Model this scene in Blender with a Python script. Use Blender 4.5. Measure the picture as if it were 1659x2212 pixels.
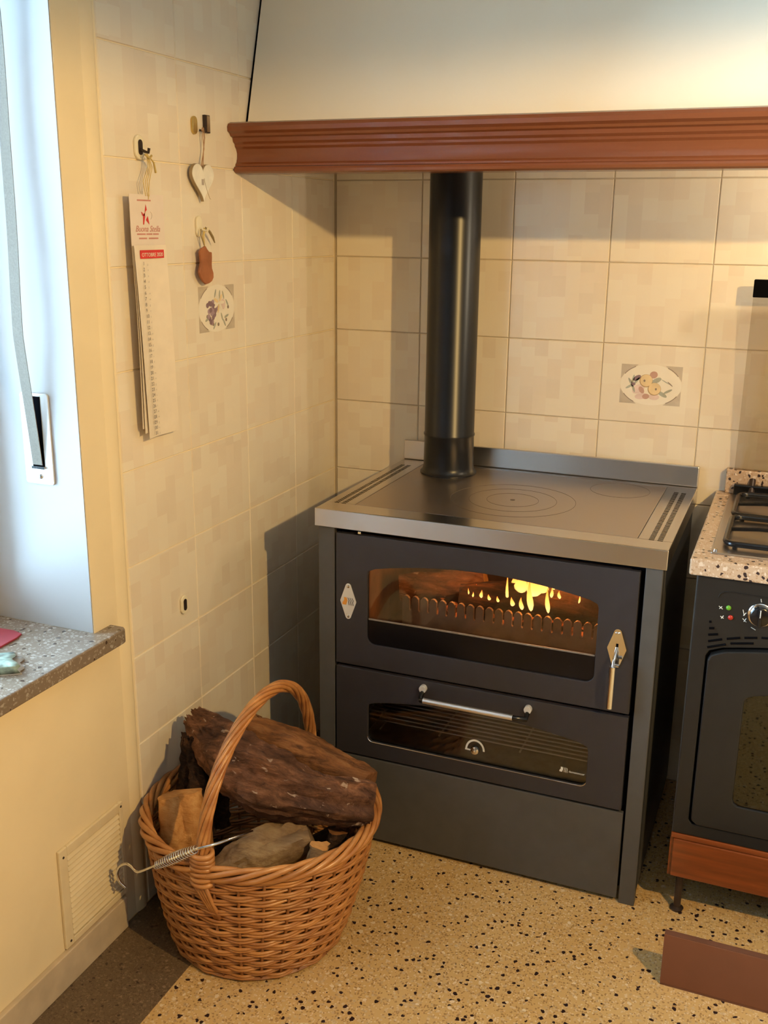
import bpy, bmesh, math, random
from mathutils import Vector, Matrix, noise
random.seed(7)
for o in list(bpy.data.objects): bpy.data.objects.remove(o)
SC = bpy.context.scene; COL = SC.collection

# ------------------------------------------------------------------ camera
CAM = Vector((1.0043, -2.0485, 1.482)); YAW, PITCH, ROLL, FPX = 22.0609, -15.7064, 0.6178, 2196.74
def basis():
    y, p, r = (math.radians(a) for a in (YAW, PITCH, ROLL))
    f = Vector((-math.sin(y)*math.cos(p), math.cos(y)*math.cos(p), math.sin(p)))
    r0 = Vector((math.cos(y), math.sin(y), 0)); u0 = r0.cross(f)
    return math.cos(r)*r0 + math.sin(r)*u0, -math.sin(r)*r0 + math.cos(r)*u0, f
RV, UV, FV = basis()
cd = bpy.data.cameras.new('camera'); cam = bpy.data.objects.new('camera', cd); COL.objects.link(cam)
cam.matrix_world = Matrix(((RV.x, UV.x, -FV.x, CAM.x), (RV.y, UV.y, -FV.y, CAM.y), (RV.z, UV.z, -FV.z, CAM.z), (0, 0, 0, 1)))
cd.sensor_fit = 'HORIZONTAL'; cd.sensor_width = 36; cd.lens = FPX/1659*36; cd.clip_start = .02
SC.camera = cam
def at(px, py, ax, c):                       # a pixel of the photograph -> the point on a world plane
    d = FV + RV*((px-829.5)/FPX) - UV*((py-1106)/FPX); i = 'xyz'.index(ax)
    return CAM + d*((c-CAM[i])/d[i])

# ------------------------------------------------------------------ light
SC.view_settings.view_transform = 'Standard'; SC.view_settings.look = 'None'
SC.view_settings.exposure = 0.0; SC.view_settings.gamma = 1.0; SC.view_settings.use_curve_mapping = False
w = bpy.data.worlds.new('sky'); SC.world = w; w.use_nodes = True
w.node_tree.nodes['Background'].inputs[0].default_value = (.52, .76, 1.0, 1)
w.node_tree.nodes['Background'].inputs[1].default_value = 48
def lamp(name, kind, loc, power, color, **k):
    l = bpy.data.lights.new(name, kind); l.energy = power; l.color = color
    o = bpy.data.objects.new(name, l); COL.objects.link(o); o.location = loc
    for a, b in k.items():
        if a == 'rot': o.rotation_euler = b
        elif a == 'portal': l.cycles.is_portal = b
        else: setattr(l, a, b)
    return o
lamp('ceiling_lamp', 'SPOT', (1.93, -1.40, 1.98), 150, (1.0, .65, .24), shadow_soft_size=.022, spot_size=math.radians(176), spot_blend=.10)
lamp('hood_lamp', 'POINT', (1.25, .36, 1.60), 8.0, (1.0, .84, .60), shadow_soft_size=.03)
lamp('window_portal', 'AREA', (-.53, -1.4635, 1.51), 1, (1, 1, 1), shape='RECTANGLE', size=1.62, size_y=1.87, rot=(0, -math.pi/2, 0), portal=True)

# ------------------------------------------------------------------ materials
MATS = {}
class N:
    def __init__(s, name):
        s.m = bpy.data.materials.new(name); s.m.use_nodes = True; s.t = s.m.node_tree; s.b = s.t.nodes['Principled BSDF']
        s.out = s.t.nodes['Material Output']
    def n(s, t, **k):
        x = s.t.nodes.new(t)
        for a, v in k.items():
            if a.startswith('i_'):
                x.inputs[int(a[2:]) if a[2:].isdigit() else a[2:].replace('_', ' ')].default_value = v
            else: setattr(x, a, v)
        return x
    def l(s, a, b): s.t.links.new(a, b)
    def tc(s, which='Object'): return s.n('ShaderNodeTexCoord').outputs[which]
    def math(s, op, a, b=None, c=None):
        x = s.n('ShaderNodeMath', operation=op)
        for i, v in enumerate((a, b, c)):
            if v is None: continue
            if isinstance(v, (int, float)): x.inputs[i].default_value = v
            else: s.l(v, x.inputs[i])
        return x.outputs[0]
    def mix(s, f, a, b, bt='MIX'):
        x = s.n('ShaderNodeMix', data_type='RGBA', blend_type=bt)
        for i, v in ((0, f), (6, a), (7, b)):
            if isinstance(v, (int, float)): x.inputs[i].default_value = v
            elif isinstance(v, tuple): x.inputs[i].default_value = (*v[:3], 1)
            else: s.l(v, x.inputs[i])
        return x.outputs[2]
    def ramp(s, f, stops, interp='LINEAR'):
        x = s.n('ShaderNodeValToRGB'); x.color_ramp.interpolation = interp
        e = x.color_ramp.elements
        while len(e) < len(stops): e.new(.5)
        for q, (p, c) in zip(e, stops): q.position = p; q.color = (*c, 1) if isinstance(c, tuple) else (c, c, c, 1)
        s.l(f, x.inputs[0]); return x.outputs[0]
    def bump(s, h, strength=.3, dist=.002):
        x = s.n('ShaderNodeBump'); x.inputs['Strength'].default_value = strength; x.inputs['Distance'].default_value = dist
        s.l(h, x.inputs['Height']); s.l(x.outputs[0], s.b.inputs['Normal'])
    def noise(s, scale, detail=3, vec=None, rough=.5, dist=0):
        x = s.n('ShaderNodeTexNoise'); x.inputs['Scale'].default_value = scale; x.inputs['Detail'].default_value = detail
        x.inputs['Roughness'].default_value = rough; x.inputs['Distortion'].default_value = dist
        s.l(vec if vec is not None else s.tc(), x.inputs['Vector']); return x.outputs['Fac']
    def mapv(s, scale, vec=None):
        x = s.n('ShaderNodeMapping'); x.inputs['Scale'].default_value = scale
        s.l(vec if vec is not None else s.tc(), x.inputs[0]); return x.outputs[0]
    def set(s, **k):
        for a, v in k.items():
            i = s.b.inputs[a.replace('_', ' ')]
            if isinstance(v, (int, float)): i.default_value = v
            elif isinstance(v, tuple): i.default_value = (*v[:3], 1)
            else: s.l(v, i)
        return s
def mat(name, color, rough=.5, metal=0, noise_amt=.06, scale=30, bump=0, coat=0, spec=.5, stretch=(1, 1, 1), emit=None, es=0):
    if name in MATS: return MATS[name]
    q = N(name); v = q.mapv(stretch)
    f = q.noise(scale, 4, v)
    d = tuple(max(0, c*(1-noise_amt*2)) for c in color); u = tuple(min(1, c*(1+noise_amt*2)) for c in color)
    q.set(Base_Color=q.ramp(f, [(.3, d), (.7, u)]), Roughness=rough, Metallic=metal, Coat_Weight=coat, Specular_IOR_Level=spec)
    if coat: q.set(Coat_Roughness=.08)
    if bump: q.bump(f, bump)
    if emit: q.set(Emission_Color=emit, Emission_Strength=es)
    MATS[name] = q.m; return q.m

def tile_material():
    q = N('glazed_tile'); o = q.tc(); s = q.n('ShaderNodeSeparateXYZ'); q.l(o, s.inputs[0])
    rnd = q.n('ShaderNodeObjectInfo').outputs['Random']
    col = q.math('FLOOR', q.math('DIVIDE', s.outputs[0], .0361))
    wn = q.n('ShaderNodeTexWhiteNoise', noise_dimensions='2D'); cv = q.n('ShaderNodeCombineXYZ'); q.l(col, cv.inputs[0]); q.l(rnd, cv.inputs[1]); q.l(cv.outputs[0], wn.inputs['Vector'])
    row = q.math('FLOOR', q.math('ADD', q.math('DIVIDE', s.outputs[2], .052), wn.outputs['Value']))
    wn2 = q.n('ShaderNodeTexWhiteNoise', noise_dimensions='3D'); c2 = q.n('ShaderNodeCombineXYZ')
    q.l(col, c2.inputs[0]); q.l(row, c2.inputs[1]); q.l(rnd, c2.inputs[2]); q.l(c2.outputs[0], wn2.inputs['Vector'])
    c = q.ramp(wn2.outputs['Value'], [(0, (.80, .73, .58)), (.45, (.77, .68, .53)), (.75, (.76, .64, .49)), (1, (.70, .59, .45))])
    c = q.mix(q.noise(9, 4), c, (.80, .71, .55))
    q.set(Base_Color=c, Roughness=.22, Coat_Weight=.25, Coat_Roughness=.06)
    q.bump(q.noise(14, 1), .12, .004); return q.m
M_TILE = tile_material()
M_GROUT = mat('tile_grout', (.66, .56, .38), .8, noise_amt=.04)
M_GROUTB = mat('grey_tile_grout', (.44, .37, .27), .8, noise_amt=.04)
M_PAINT = mat('cream_wall_paint', (.79, .66, .42), .7, noise_amt=.02, scale=6)
M_FAR = mat('grey_wall_paint', (.15, .14, .13), .8, noise_amt=.02)
M_CEIL = mat('white_ceiling_paint', (.60, .56, .50), .8, noise_amt=.01)
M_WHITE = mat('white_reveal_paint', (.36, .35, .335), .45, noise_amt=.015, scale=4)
M_HOOD = mat('cream_hood_paint', (.88, .79, .62), .5, noise_amt=.01, scale=3)
M_BASE = mat('greige_baseboard', (.56, .45, .31), .45, noise_amt=.06, scale=20, bump=.05)
M_FRAME = mat('window_frame_white', (.8, .8, .78), .35)

def terrazzo(name, base, lo, dark, white, sc, p_dark, p_white, rough=.3, spk=(.30, .17, .06), spk_amt=.45):
    q = N(name); o = q.tc()
    nz = q.n('ShaderNodeTexNoise'); nz.inputs['Scale'].default_value = sc*1.2; q.l(o, nz.inputs['Vector'])
    vm = q.n('ShaderNodeVectorMath', operation='MULTIPLY_ADD'); q.l(nz.outputs['Color'], vm.inputs[0]); vm.inputs[1].default_value = (.010,)*3; q.l(o, vm.inputs[2])
    P = vm.outputs[0]
    def vor(scale, thr):
        v = q.n('ShaderNodeTexVoronoi'); v.inputs['Scale'].default_value = scale; q.l(P, v.inputs['Vector'])
        sp = q.n('ShaderNodeSeparateColor'); q.l(v.outputs['Color'], sp.inputs[0])
        return sp.outputs, q.math('LESS_THAN', v.outputs['Distance'], thr)
    c = q.mix(q.noise(4, 3), base, lo)
    (r, g, b), m = vor(sc*2.4, .42)
    c = q.mix(q.math('MULTIPLY', q.math('MULTIPLY', m, q.math('GREATER_THAN', r, 1-spk_amt)), .75), c, spk)
    c = q.mix(q.math('MULTIPLY', q.math('MULTIPLY', m, q.math('LESS_THAN', r, .30)), .7), c, white)
    (r, g, b), m = vor(sc*1.35, .40)
    c = q.mix(q.math('MULTIPLY', q.math('MULTIPLY', m, q.math('GREATER_THAN', g, .62)), .6), c, q.mix(b, spk, white))
    (r, g, b), m = vor(sc, .34)
    c = q.mix(q.math('MULTIPLY', m, q.math('LESS_THAN', r, p_white)), c, white)
    c = q.mix(q.math('MULTIPLY', m, q.math('GREATER_THAN', r, 1-p_dark)), c, dark)
    q.set(Base_Color=c, Roughness=rough); q.bump(q.noise(40, 2), .04, .001); return q.m
M_FLOOR = terrazzo('terrazzo_floor', (.62, .415, .175), (.54, .33, .115), (.022, .010, .012), (.70, .56, .36), 80, .23, .05)
M_FLOOR2 = terrazzo('dark_terrazzo_border', (.15, .105, .062), (.12, .08, .045), (.05, .03, .02), (.24, .17, .11), 110, .12, .08, spk=(.085, .05, .03))
M_SILL = terrazzo('grey_granite', (.23, .185, .14), (.17, .125, .085), (.06, .04, .03), (.36, .32, .27), 85, .16, .40, .2, spk=(.22, .17, .13))
M_TOP = terrazzo('pink_granite', (.50, .36, .24), (.42, .29, .185), (.035, .022, .022), (.62, .50, .38), 90, .36, .2, .2, spk=(.36, .22, .12))

def steel(name, col, rough, stretch):
    q = N(name); f = q.noise(3, 3)
    q.set(Base_Color=q.ramp(f, [(.3, tuple(c*.95 for c in col)), (.7, col)]), Metallic=1.0, Roughness=q.ramp(f, [(.3, rough*.9), (.7, rough*1.1)])); return q.m
M_STEEL = steel('brushed_steel', (.60, .565, .54), .21, (.4, 30, 30))
def brushed():
    q = N('brushed_edge_steel'); f = q.noise(3, 3); tg = q.n('ShaderNodeTangent', direction_type='RADIAL', axis='Z')
    q.set(Base_Color=q.ramp(f, [(.3, (.60, .575, .55)), (.7, (.66, .64, .62))]), Metallic=1.0, Roughness=.34, Anisotropic=.8, Anisotropic_Rotation=.25); q.l(tg.outputs[0], q.b.inputs['Tangent']); return q.m
M_BRUSH = brushed()
M_PLATE = steel('dark_cooking_plate', (.50, .43, .38), .36, (8, 8, 8))
M_CHROME = steel('polished_chrome', (.82, .82, .82), .12, (3, 3, 3))
M_RACK = steel('rack_wire', (.90, .90, .90), .38, (1, 1, 1))
M_HOB = steel('hob_steel', (.55, .50, .45), .3, (20, .6, 20))
M_SILVER = mat('silver_plate', (.66, .66, .64), .35, metal=.35, noise_amt=.01)
M_BODY = mat('grey_body_paint', (.070, .068, .064), .48, noise_amt=.03)
M_DOOR = mat('anthracite_door_paint', (.027, .0255, .029), .40, noise_amt=.03)
M_BLACK = mat('black_gap', (.004, .004, .005), .8, spec=0)
M_PIPE = mat('black_enamel_pipe', (.005, .0055, .007), .32, spec=.4)
M_COOK = mat('black_cooker_paint', (.010, .0105, .011), .36)
M_COOKSIDE = mat('brown_cooker_side', (.055, .04, .028), .5)
M_BLKGLOSS = mat('black_enamel_gloss', (.006, .006, .007), .22)
M_BLKGLASS = mat('black_printed_glass', (.004, .004, .006), .18, spec=.3)
M_MARK = mat('white_print', (.62, .62, .58), .5)
M_ORANGE = mat('orange_print', (.62, .25, .03), .5)
M_DARKPRINT = mat('dark_print', (.05, .05, .055), .5)
M_BRICK = mat('firebox_brick', (.13, .07, .038), .9, noise_amt=.2, scale=18, bump=.3)
M_GUARD = mat('brown_fuel_guard', (.30, .20, .125), .55, metal=.1, noise_amt=.1)
M_COOKWOOD = mat('orange_drawer_wood', (.19, .045, .009), .35, noise_amt=.14, scale=10, stretch=(.6, 8, 8), coat=.3)
M_MANTEL = mat('mahogany_moulding', (.19, .056, .018), .27, noise_amt=.035, scale=6, stretch=(.5, 9, 9), coat=.25)
M_BOARD = mat('red_brown_board', (.165, .058, .027), .5, noise_amt=.05, scale=8)
M_BOARDEDGE = mat('dark_board_edge', (.13, .05, .025), .6)
M_STRAP = mat('beige_strap_webbing', (.17, .150, .115), .8, noise_amt=.05, scale=300, bump=.3)
M_RED = mat('red_cloth', (.26, .018, .025), .7)
M_FOIL = mat('grey_foil_paper', (.30, .28, .24), .35, noise_amt=.08, scale=30, bump=.2)
M_GREENFOIL = mat('green_white_foil_print', (.26, .34, .28), .3, noise_amt=.3, scale=60)
M_PLASTIC = mat('ivory_plastic', (.78, .70, .50), .35, noise_amt=.01)
M_VENT = mat('ivory_vent_plastic', (.74, .62, .40), .45, noise_amt=.02)
M_CARD = mat('white_calendar_card', (.72, .61, .50), .6, noise_amt=.01)
M_PAPER = mat('white_calendar_paper', (.75, .65, .50), .7, noise_amt=.02)
M_REDPRINT = mat('red_print', (.62, .03, .025), .5)
M_PINKPRINT = mat('faded_red_print', (.52, .22, .17), .6)
M_INK = mat('grey_ink', (.10, .08, .07), .6)
M_INK2 = mat('pale_ink', (.42, .36, .30), .6)
M_GOLD = mat('gold_cord', (.55, .40, .13), .5, noise_amt=.03)
M_TWINE = mat('brown_twine', (.36, .20, .10), .8)
M_HEART = mat('white_distressed_wood', (.78, .74, .62), .6, noise_amt=.06, scale=30)
M_HEARTEDGE = mat('raw_wood_edge', (.33, .24, .13), .8)
M_TERRA = mat('terracotta_brown', (.34, .12, .045), .75, noise_amt=.1)
M_RIBBON = mat('olive_ribbon', (.26, .19, .08), .6)
M_BRASS = mat('brass', (.65, .47, .16), .3, metal=.8)
M_DKMETAL = mat('dark_brown_metal', (.05, .035, .03), .4, metal=.5)
def wood_log(name, c1, c2, c3, scale=14, bump=.8, patch=None):
    q = N(name); v = q.mapv((.8, 3.4, 3.4)); f = q.noise(scale, 10, v, .72, .5); g = q.noise(6, 5)
    c = q.ramp(f, [(.36, c1), (.52, c2), (.66, c3)]); c = q.mix(q.ramp(g, [(.42, 0.0), (.60, .8)]), c, c1)
    if patch:
        pn = q.noise(24, 5, q.mapv((1, 2.0, 2.0)), .6, .3); c = q.mix(q.ramp(pn, [(.625, 0.0), (.66, .9)]), c, patch)
    q.set(Base_Color=c, Roughness=.85, Specular_IOR_Level=.25); q.bump(q.math('ADD', f, q.noise(70, 5, v, .7)), bump, .006); return q.m
M_BARK = wood_log('dark_brown_bark', (.045, .020, .012), (.19, .085, .042), (.36, .17, .085), patch=(.52, .38, .27))
M_BARK2 = wood_log('rusty_bark', (.11, .045, .018), (.36, .15, .05), (.46, .22, .08))
M_BARK3 = wood_log('charred_bark', (.012, .007, .006), (.055, .026, .015), (.14, .065, .03), 20, 1.0)
M_SPLIT = wood_log('split_orange_wood', (.42, .18, .05), (.62, .31, .10), (.70, .40, .15), 16, .5)
M_PALE = wood_log('pale_dry_wood', (.20, .12, .06), (.36, .24, .12), (.46, .34, .18), 16, .5)
M_MOLD = mat('pale_lichen', (.55, .42, .32), .9, noise_amt=.2, scale=80, bump=.4)
def wicker(name, a, b):
    q = N(name); f = q.noise(22, 5, q.mapv((1, 1, 2))); g = q.n('ShaderNodeObjectInfo').outputs['Random']
    c = q.ramp(f, [(.3, a), (.7, b)]); c = q.mix(q.math('MULTIPLY', g, .35), c, tuple(x*.55 for x in a))
    q.set(Base_Color=c, Roughness=.36, Coat_Weight=.2, Coat_Roughness=.2); q.bump(q.noise(260, 2), .2, .0008); return q.m
M_WICKER = wicker('varnished_wicker', (.36, .135, .035), (.60, .28, .085))
M_WICKERD = wicker('dark_wicker', (.20, .075, .02), (.36, .15, .045))

def glass(name, tint, refl=1.0, rough=.02):
    q = N(name); q.t.nodes.remove(q.b)
    tr = q.n('ShaderNodeBsdfTransparent'); tr.inputs[0].default_value = (*tint, 1)
    gl = q.n('ShaderNodeBsdfGlossy'); gl.inputs['Roughness'].default_value = rough
    lw = q.n('ShaderNodeFresnel'); lw.inputs[0].default_value = 1.5
    mx = q.n('ShaderNodeMixShader'); q.l(q.math('MULTIPLY', lw.outputs[0], refl), mx.inputs[0]); q.l(tr.outputs[0], mx.inputs[1]); q.l(gl.outputs[0], mx.inputs[2])
    q.l(mx.outputs[0], q.out.inputs[0]); return q.m
M_GLASS = glass('clear_glass', (.92, .94, .94)); M_FIREGLASS = glass('fire_door_glass', (.93, .90, .86), 1.2)
M_OVENGLASS = glass('oven_door_glass', (.86, .84, .80), 1.3); M_SMOKE = glass('smoked_lid_glass', (.88, .86, .83), .8)
M_GAS_GLASS = glass('green_tinted_oven_glass', (.30, .32, .16), 1.6)
def flame_mat():
    q = N('flame'); q.t.nodes.remove(q.b); s = q.n('ShaderNodeSeparateXYZ'); q.l(q.tc('Generated'), s.inputs[0])
    e = q.n('ShaderNodeEmission'); q.l(q.ramp(s.outputs[2], [(0, (1, .66, .22)), (.4, (1, .52, .10)), (1, (1, .17, .01))]), e.inputs[0])
    lw = q.n('ShaderNodeLayerWeight'); lw.inputs[0].default_value = .35
    e.inputs[1].default_value = 3.0; tr = q.n('ShaderNodeBsdfTransparent'); mx = q.n('ShaderNodeMixShader')
    q.l(q.math('MULTIPLY', lw.outputs['Facing'], .9), mx.inputs[0]); q.l(e.outputs[0], mx.inputs[1]); q.l(tr.outputs[0], mx.inputs[2]); q.l(mx.outputs[0], q.out.inputs[0]); return q.m
M_FLAME = flame_mat()
def ember_mat():
    q = N('glowing_embers'); f = q.noise(35, 5)
    q.set(Base_Color=(.03, .015, .01), Roughness=.9, Emission_Color=(1, .16, .02), Emission_Strength=q.ramp(f, [(.48, 0.0), (.64, .7)])); return q.m
M_EMBER = ember_mat()

# ------------------------------------------------------------------ mesh helpers
class MB:
    def __init__(s): s.v = []; s.f = []; s.mi = []; s.cm = 0
    def add(s, vs, fs):
        n = len(s.v); s.v += [tuple(v) for v in vs]; s.f += [tuple(i+n for i in f) for f in fs]; s.mi += [s.cm]*len(fs); return s
    def box(s, a, b):
        x0, y0, z0 = a; x1, y1, z1 = b
        return s.add([(x0,y0,z0),(x1,y0,z0),(x1,y1,z0),(x0,y1,z0),(x0,y0,z1),(x1,y0,z1),(x1,y1,z1),(x0,y1,z1)],
              [(0,3,2,1),(4,5,6,7),(0,1,5,4),(1,2,6,5),(2,3,7,6),(3,0,4,7)])
    def prism(s, pts, ax, c0, c1):               # polygon in the two other axes, extruded along ax
        def P(p, c):
            return {'x': (c, p[0], p[1]), 'y': (p[0], c, p[1]), 'z': (p[0], p[1], c)}[ax]
        n = len(pts); vs = [P(p, c0) for p in pts]+[P(p, c1) for p in pts]
        return s.add(vs, [tuple(range(n)), tuple(range(2*n-1, n-1, -1))]+[(i, n+i, n+(i+1) % n, (i+1) % n) for i in range(n)])
    def ring(s, outer, inner, ax, c0, c1):
        def P(p, c): return {'x': (c, p[0], p[1]), 'y': (p[0], c, p[1]), 'z': (p[0], p[1], c)}[ax]
        n = len(outer); vs = [P(p, c0) for p in outer]+[P(p, c0) for p in inner]+[P(p, c1) for p in outer]+[P(p, c1) for p in inner]
        fs = []
        for i in range(n):
            j = (i+1) % n
            fs += [(i, j, n+j, n+i), (2*n+i, 3*n+i, 3*n+j, 2*n+j), (i, 2*n+i, 2*n+j, j), (n+i, n+j, 3*n+j, 3*n+i)]
        return s.add(vs, fs)
    def tube(s, path, r, k=8, closed=False, caps=True):
        path = [Vector(p) for p in path]; n = len(path); R = r if callable(r) else (lambda t: r)
        up = None; vs = []
        for i, p in enumerate(path):
            a = path[i-1] if (i or closed) else p; b = path[(i+1) % n] if (i < n-1 or closed) else p
            t = (b-a).normalized()
            if up is None: up = Vector((0, 0, 1)) if abs(t.z) < .9 else Vector((1, 0, 0))
            u = (up - t*up.dot(t)).normalized(); up = u; v = t.cross(u); rr = R(i/max(1, n-1))
            vs += [p+(u*math.cos(2*math.pi*j/k)+v*math.sin(2*math.pi*j/k))*rr for j in range(k)]
        fs = []
        for i in range(n if closed else n-1):
            a = i*k; b = ((i+1) % n)*k
            fs += [(a+j, a+(j+1) % k, b+(j+1) % k, b+j) for j in range(k)]
        if caps and not closed: fs += [tuple(range(k-1, -1, -1)), tuple(range((n-1)*k, n*k))]
        return s.add(vs, fs)
    def lathe(s, prof, c, ax='z', k=32):         # prof: (radius, offset along axis)
        c = Vector(c); vs = []
        for r, h in prof:
            for j in range(k):
                a = 2*math.pi*j/k; ca, sa = r*math.cos(a), r*math.sin(a)
                vs.append(c+Vector({'z': (ca, sa, h), 'y': (ca, h, sa), 'x': (h, ca, sa)}[ax]))
        n = len(prof); fs = [(i*k+j, i*k+(j+1) % k, (i+1)*k+(j+1) % k, (i+1)*k+j) for i in range(n-1) for j in range(k)]
        if prof[0][0] > 1e-6: fs.append(tuple(range(k-1, -1, -1)))
        if prof[-1][0] > 1e-6: fs.append(tuple(range((n-1)*k, n*k)))
        return s.add(vs, fs)
    def build(s, name, m, parent=None, bevel=0, smooth=None, seg=2, label=None):
        me = bpy.data.meshes.new(name); off = Vector((0, 0, 0))
        r = parent
        while r is not None: off += r.location; r = r.parent
        me.from_pydata([tuple(Vector(v)-off) for v in s.v], [], s.f); me.update()
        bm = bmesh.new(); bm.from_mesh(me); bmesh.ops.recalc_face_normals(bm, faces=bm.faces); bm.to_mesh(me); bm.free()
        for q in (m if isinstance(m, (list, tuple)) else [m]): me.materials.append(q)
        if isinstance(m, (list, tuple)):
            for p, i in zip(me.polygons, s.mi): p.material_index = i
        if smooth is not None:
            for p in me.polygons: p.use_smooth = True
            me.set_sharp_from_angle(angle=math.radians(smooth))
        o = bpy.data.objects.new(name, me); COL.objects.link(o)
        if parent is not None: o.parent = parent
        if bevel:
            b = o.modifiers.new('bevel', 'BEVEL'); b.width = bevel; b.segments = seg; b.limit_method = 'ANGLE'; b.angle_limit = math.radians(40)
        if label: o['label'] = label
        return o
def box(a, b): return MB().box(a, b)
def thing(name, loc, label, cat, group=None):
    o = bpy.data.objects.new(name, None); COL.objects.link(o); o.location = loc; o.empty_display_size = .05
    return tag(o, label, cat, group)
def tag(o, label, cat, group=None):
    o['label'] = label; o['category'] = cat
    if group: o['group'] = group
    return o
def rebase(o, loc):
    loc = Vector(loc); o.data.transform(Matrix.Translation(-loc)); o.location = loc; return o
def struct(o, label=None):
    o['kind'] = 'structure'
    if label: o['label'] = label
    return o
def text(body, name, m, parent, origin, ux, uz, size, align='LEFT', shear=0, line=1.0, depth=.0002):
    cu = bpy.data.curves.new(name, 'FONT'); cu.body = body; cu.size = size; cu.align_x = align; cu.shear = shear; cu.space_line = line; cu.extrude = depth; cu.resolution_u = 3
    t = bpy.data.objects.new('tmp', cu); COL.objects.link(t); dg = bpy.context.evaluated_depsgraph_get()
    me = bpy.data.meshes.new_from_object(t.evaluated_get(dg)); bpy.data.objects.remove(t)
    ux = Vector(ux).normalized(); uz = Vector(uz).normalized(); un = ux.cross(uz)
    off = Vector((0, 0, 0)); r = parent
    while r is not None: off += r.location; r = r.parent
    me.transform(Matrix(((ux.x, uz.x, un.x, origin[0]-off.x), (ux.y, uz.y, un.y, origin[1]-off.y), (ux.z, uz.z, un.z, origin[2]-off.z), (0, 0, 0, 1))))
    me.materials.clear(); me.materials.append(m)
    o = bpy.data.objects.new(name, me); COL.objects.link(o); o.parent = parent; return o

# ------------------------------------------------------------------ room shell
XL, YB = -.226, .603; XR, YF, ZC = 3.0, -3.3, 2.70
WY0, WY1, WZ0, WZ1 = -2.40, -.527, .70, 2.32; RX = -.50       # window opening, depth of reveal
T = .0025
struct(box((RX, YF, -.12), (XR+.1, YB+.1, 0)).build('floor', M_FLOOR))
struct(box((XL, YF+.001, 0.0), (-.027, YB, .0006)).build('floor_border', M_FLOOR2))
struct(box((RX-.05, YF-.1, ZC), (XR+.1, YB+.1, ZC+.1)).build('ceiling', M_CEIL))
wb = struct(box((RX-.05, YB+T, 0), (XR+.1, YB+.1, ZC)).build('wall_back', M_GROUTB))
wl = MB(); x0, x1 = RX, XL-T
wl.box((x0, WY1, 0), (x1, YB+T, ZC)).box((x0, YF, 0), (x1, WY0, ZC)).box((x0, WY0, 0), (x1, WY1, WZ0-.032)).box((x0, WY0, WZ1), (x1, WY1, ZC))
wl = struct(wl.build('wall_left', M_PAINT))
struct(box((XR, YF, 0), (XR+.1, YB, ZC)).build('wall_right', M_FAR))
struct(box((RX, YF-.1, 0), (XR+.1, YF, ZC)).build('wall_front', M_FAR))
# white lining of the window reveal
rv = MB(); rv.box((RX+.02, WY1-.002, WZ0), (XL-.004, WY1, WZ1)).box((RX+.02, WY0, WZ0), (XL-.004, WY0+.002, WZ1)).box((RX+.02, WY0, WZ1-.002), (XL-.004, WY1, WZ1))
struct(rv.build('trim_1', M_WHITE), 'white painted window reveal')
# window frame and panes
wf = MB(); wx0, wx1 = RX-.02, RX+.03; mid = (WY0+WY1)/2
for a, b in ((WY0, WY0+.05), (mid-.035, mid+.035), (WY1-.05, WY1)): wf.box((wx0, a, WZ0), (wx1, b, WZ1))
wf.box((wx0, WY0+.06, WZ0), (wx1, WY1-.06, WZ0+.06)).box((wx0, WY0+.06, WZ1-.06), (wx1, WY1-.06, WZ1))
wfo = struct(wf.build('window_1', M_FRAME, bevel=.004))
for a, b in ((WY0+.05, mid-.035), (mid+.035, WY1-.05)):
    box((RX-.002, a, WZ0+.06), (RX+.003, b, WZ1-.06)).build('pane', M_GLASS, wfo)
# baseboard under the window wall, plaster edge beside the tiles
struct(box((XL-T, YF, .0006), (XL+.010, -.497, .076)).build('baseboard_left', M_BASE, bevel=.002))
es = MB(); es.prism([(XL-T, -.452), (XL+.001, -.446), (XL+.0035, -.434), (XL+.0035, -.424), (XL+.001, -.4175), (XL-T, -.4145)], 'z', 0, 2.4)
struct(es.build('trim_2', M_PAINT, smooth=60), 'rounded plaster edge where the tiles begin')

# ------------------------------------------------------------------ wall tiles
TW, TH, G = .2517, .2008, .0018
def tile_mesh(wd, name='tile'):
    me_b = MB(); e = .0016; h, z1 = TH-G, TH-G; a = wd-G
    vs = [(0, 0, 0), (a, 0, 0), (a, 0, h), (0, 0, h), (e, -T, e), (a-e, -T, e), (a-e, -T, h-e), (e, -T, h-e)]
    me_b.add(vs, [(4, 5, 6, 7), (0, 1, 5, 4), (1, 2, 6, 5), (2, 3, 7, 6), (3, 0, 4, 7), (0, 3, 2, 1)])
    me = bpy.data.meshes.new(name); me.from_pydata(me_b.v, [], me_b.f); me.materials.append(M_TILE); me.update(); return me
FULL = tile_mesh(TW); tiles = {}
def put_tile(me, loc, rz, wall, key):
    o = bpy.data.objects.new('tile', me); COL.objects.link(o); o.parent = wall; o.location = loc; o.rotation_euler = (0, 0, rz)
    tiles[key] = o; return o
XT = .2802-2*TW; Z0T = .7976-4*TH+.0065
for c in range(8):
    for r in range(9):
        z = .7976+(r-4)*TH
        if z < 0: z = 0.001
        put_tile(FULL, (XT+c*TW+G/2+.001, YB+T, z+G/2), 0, wb, ('b', c, r))
for c in range(4):
    for r in range(12):
        z = .7976+(r-4)*TH
        if z < 0: z = 0.001
        put_tile(FULL, (XL-T, -.4083+c*TW+G/2, z+G/2), math.pi/2, wl, ('l', c, r))
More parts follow.
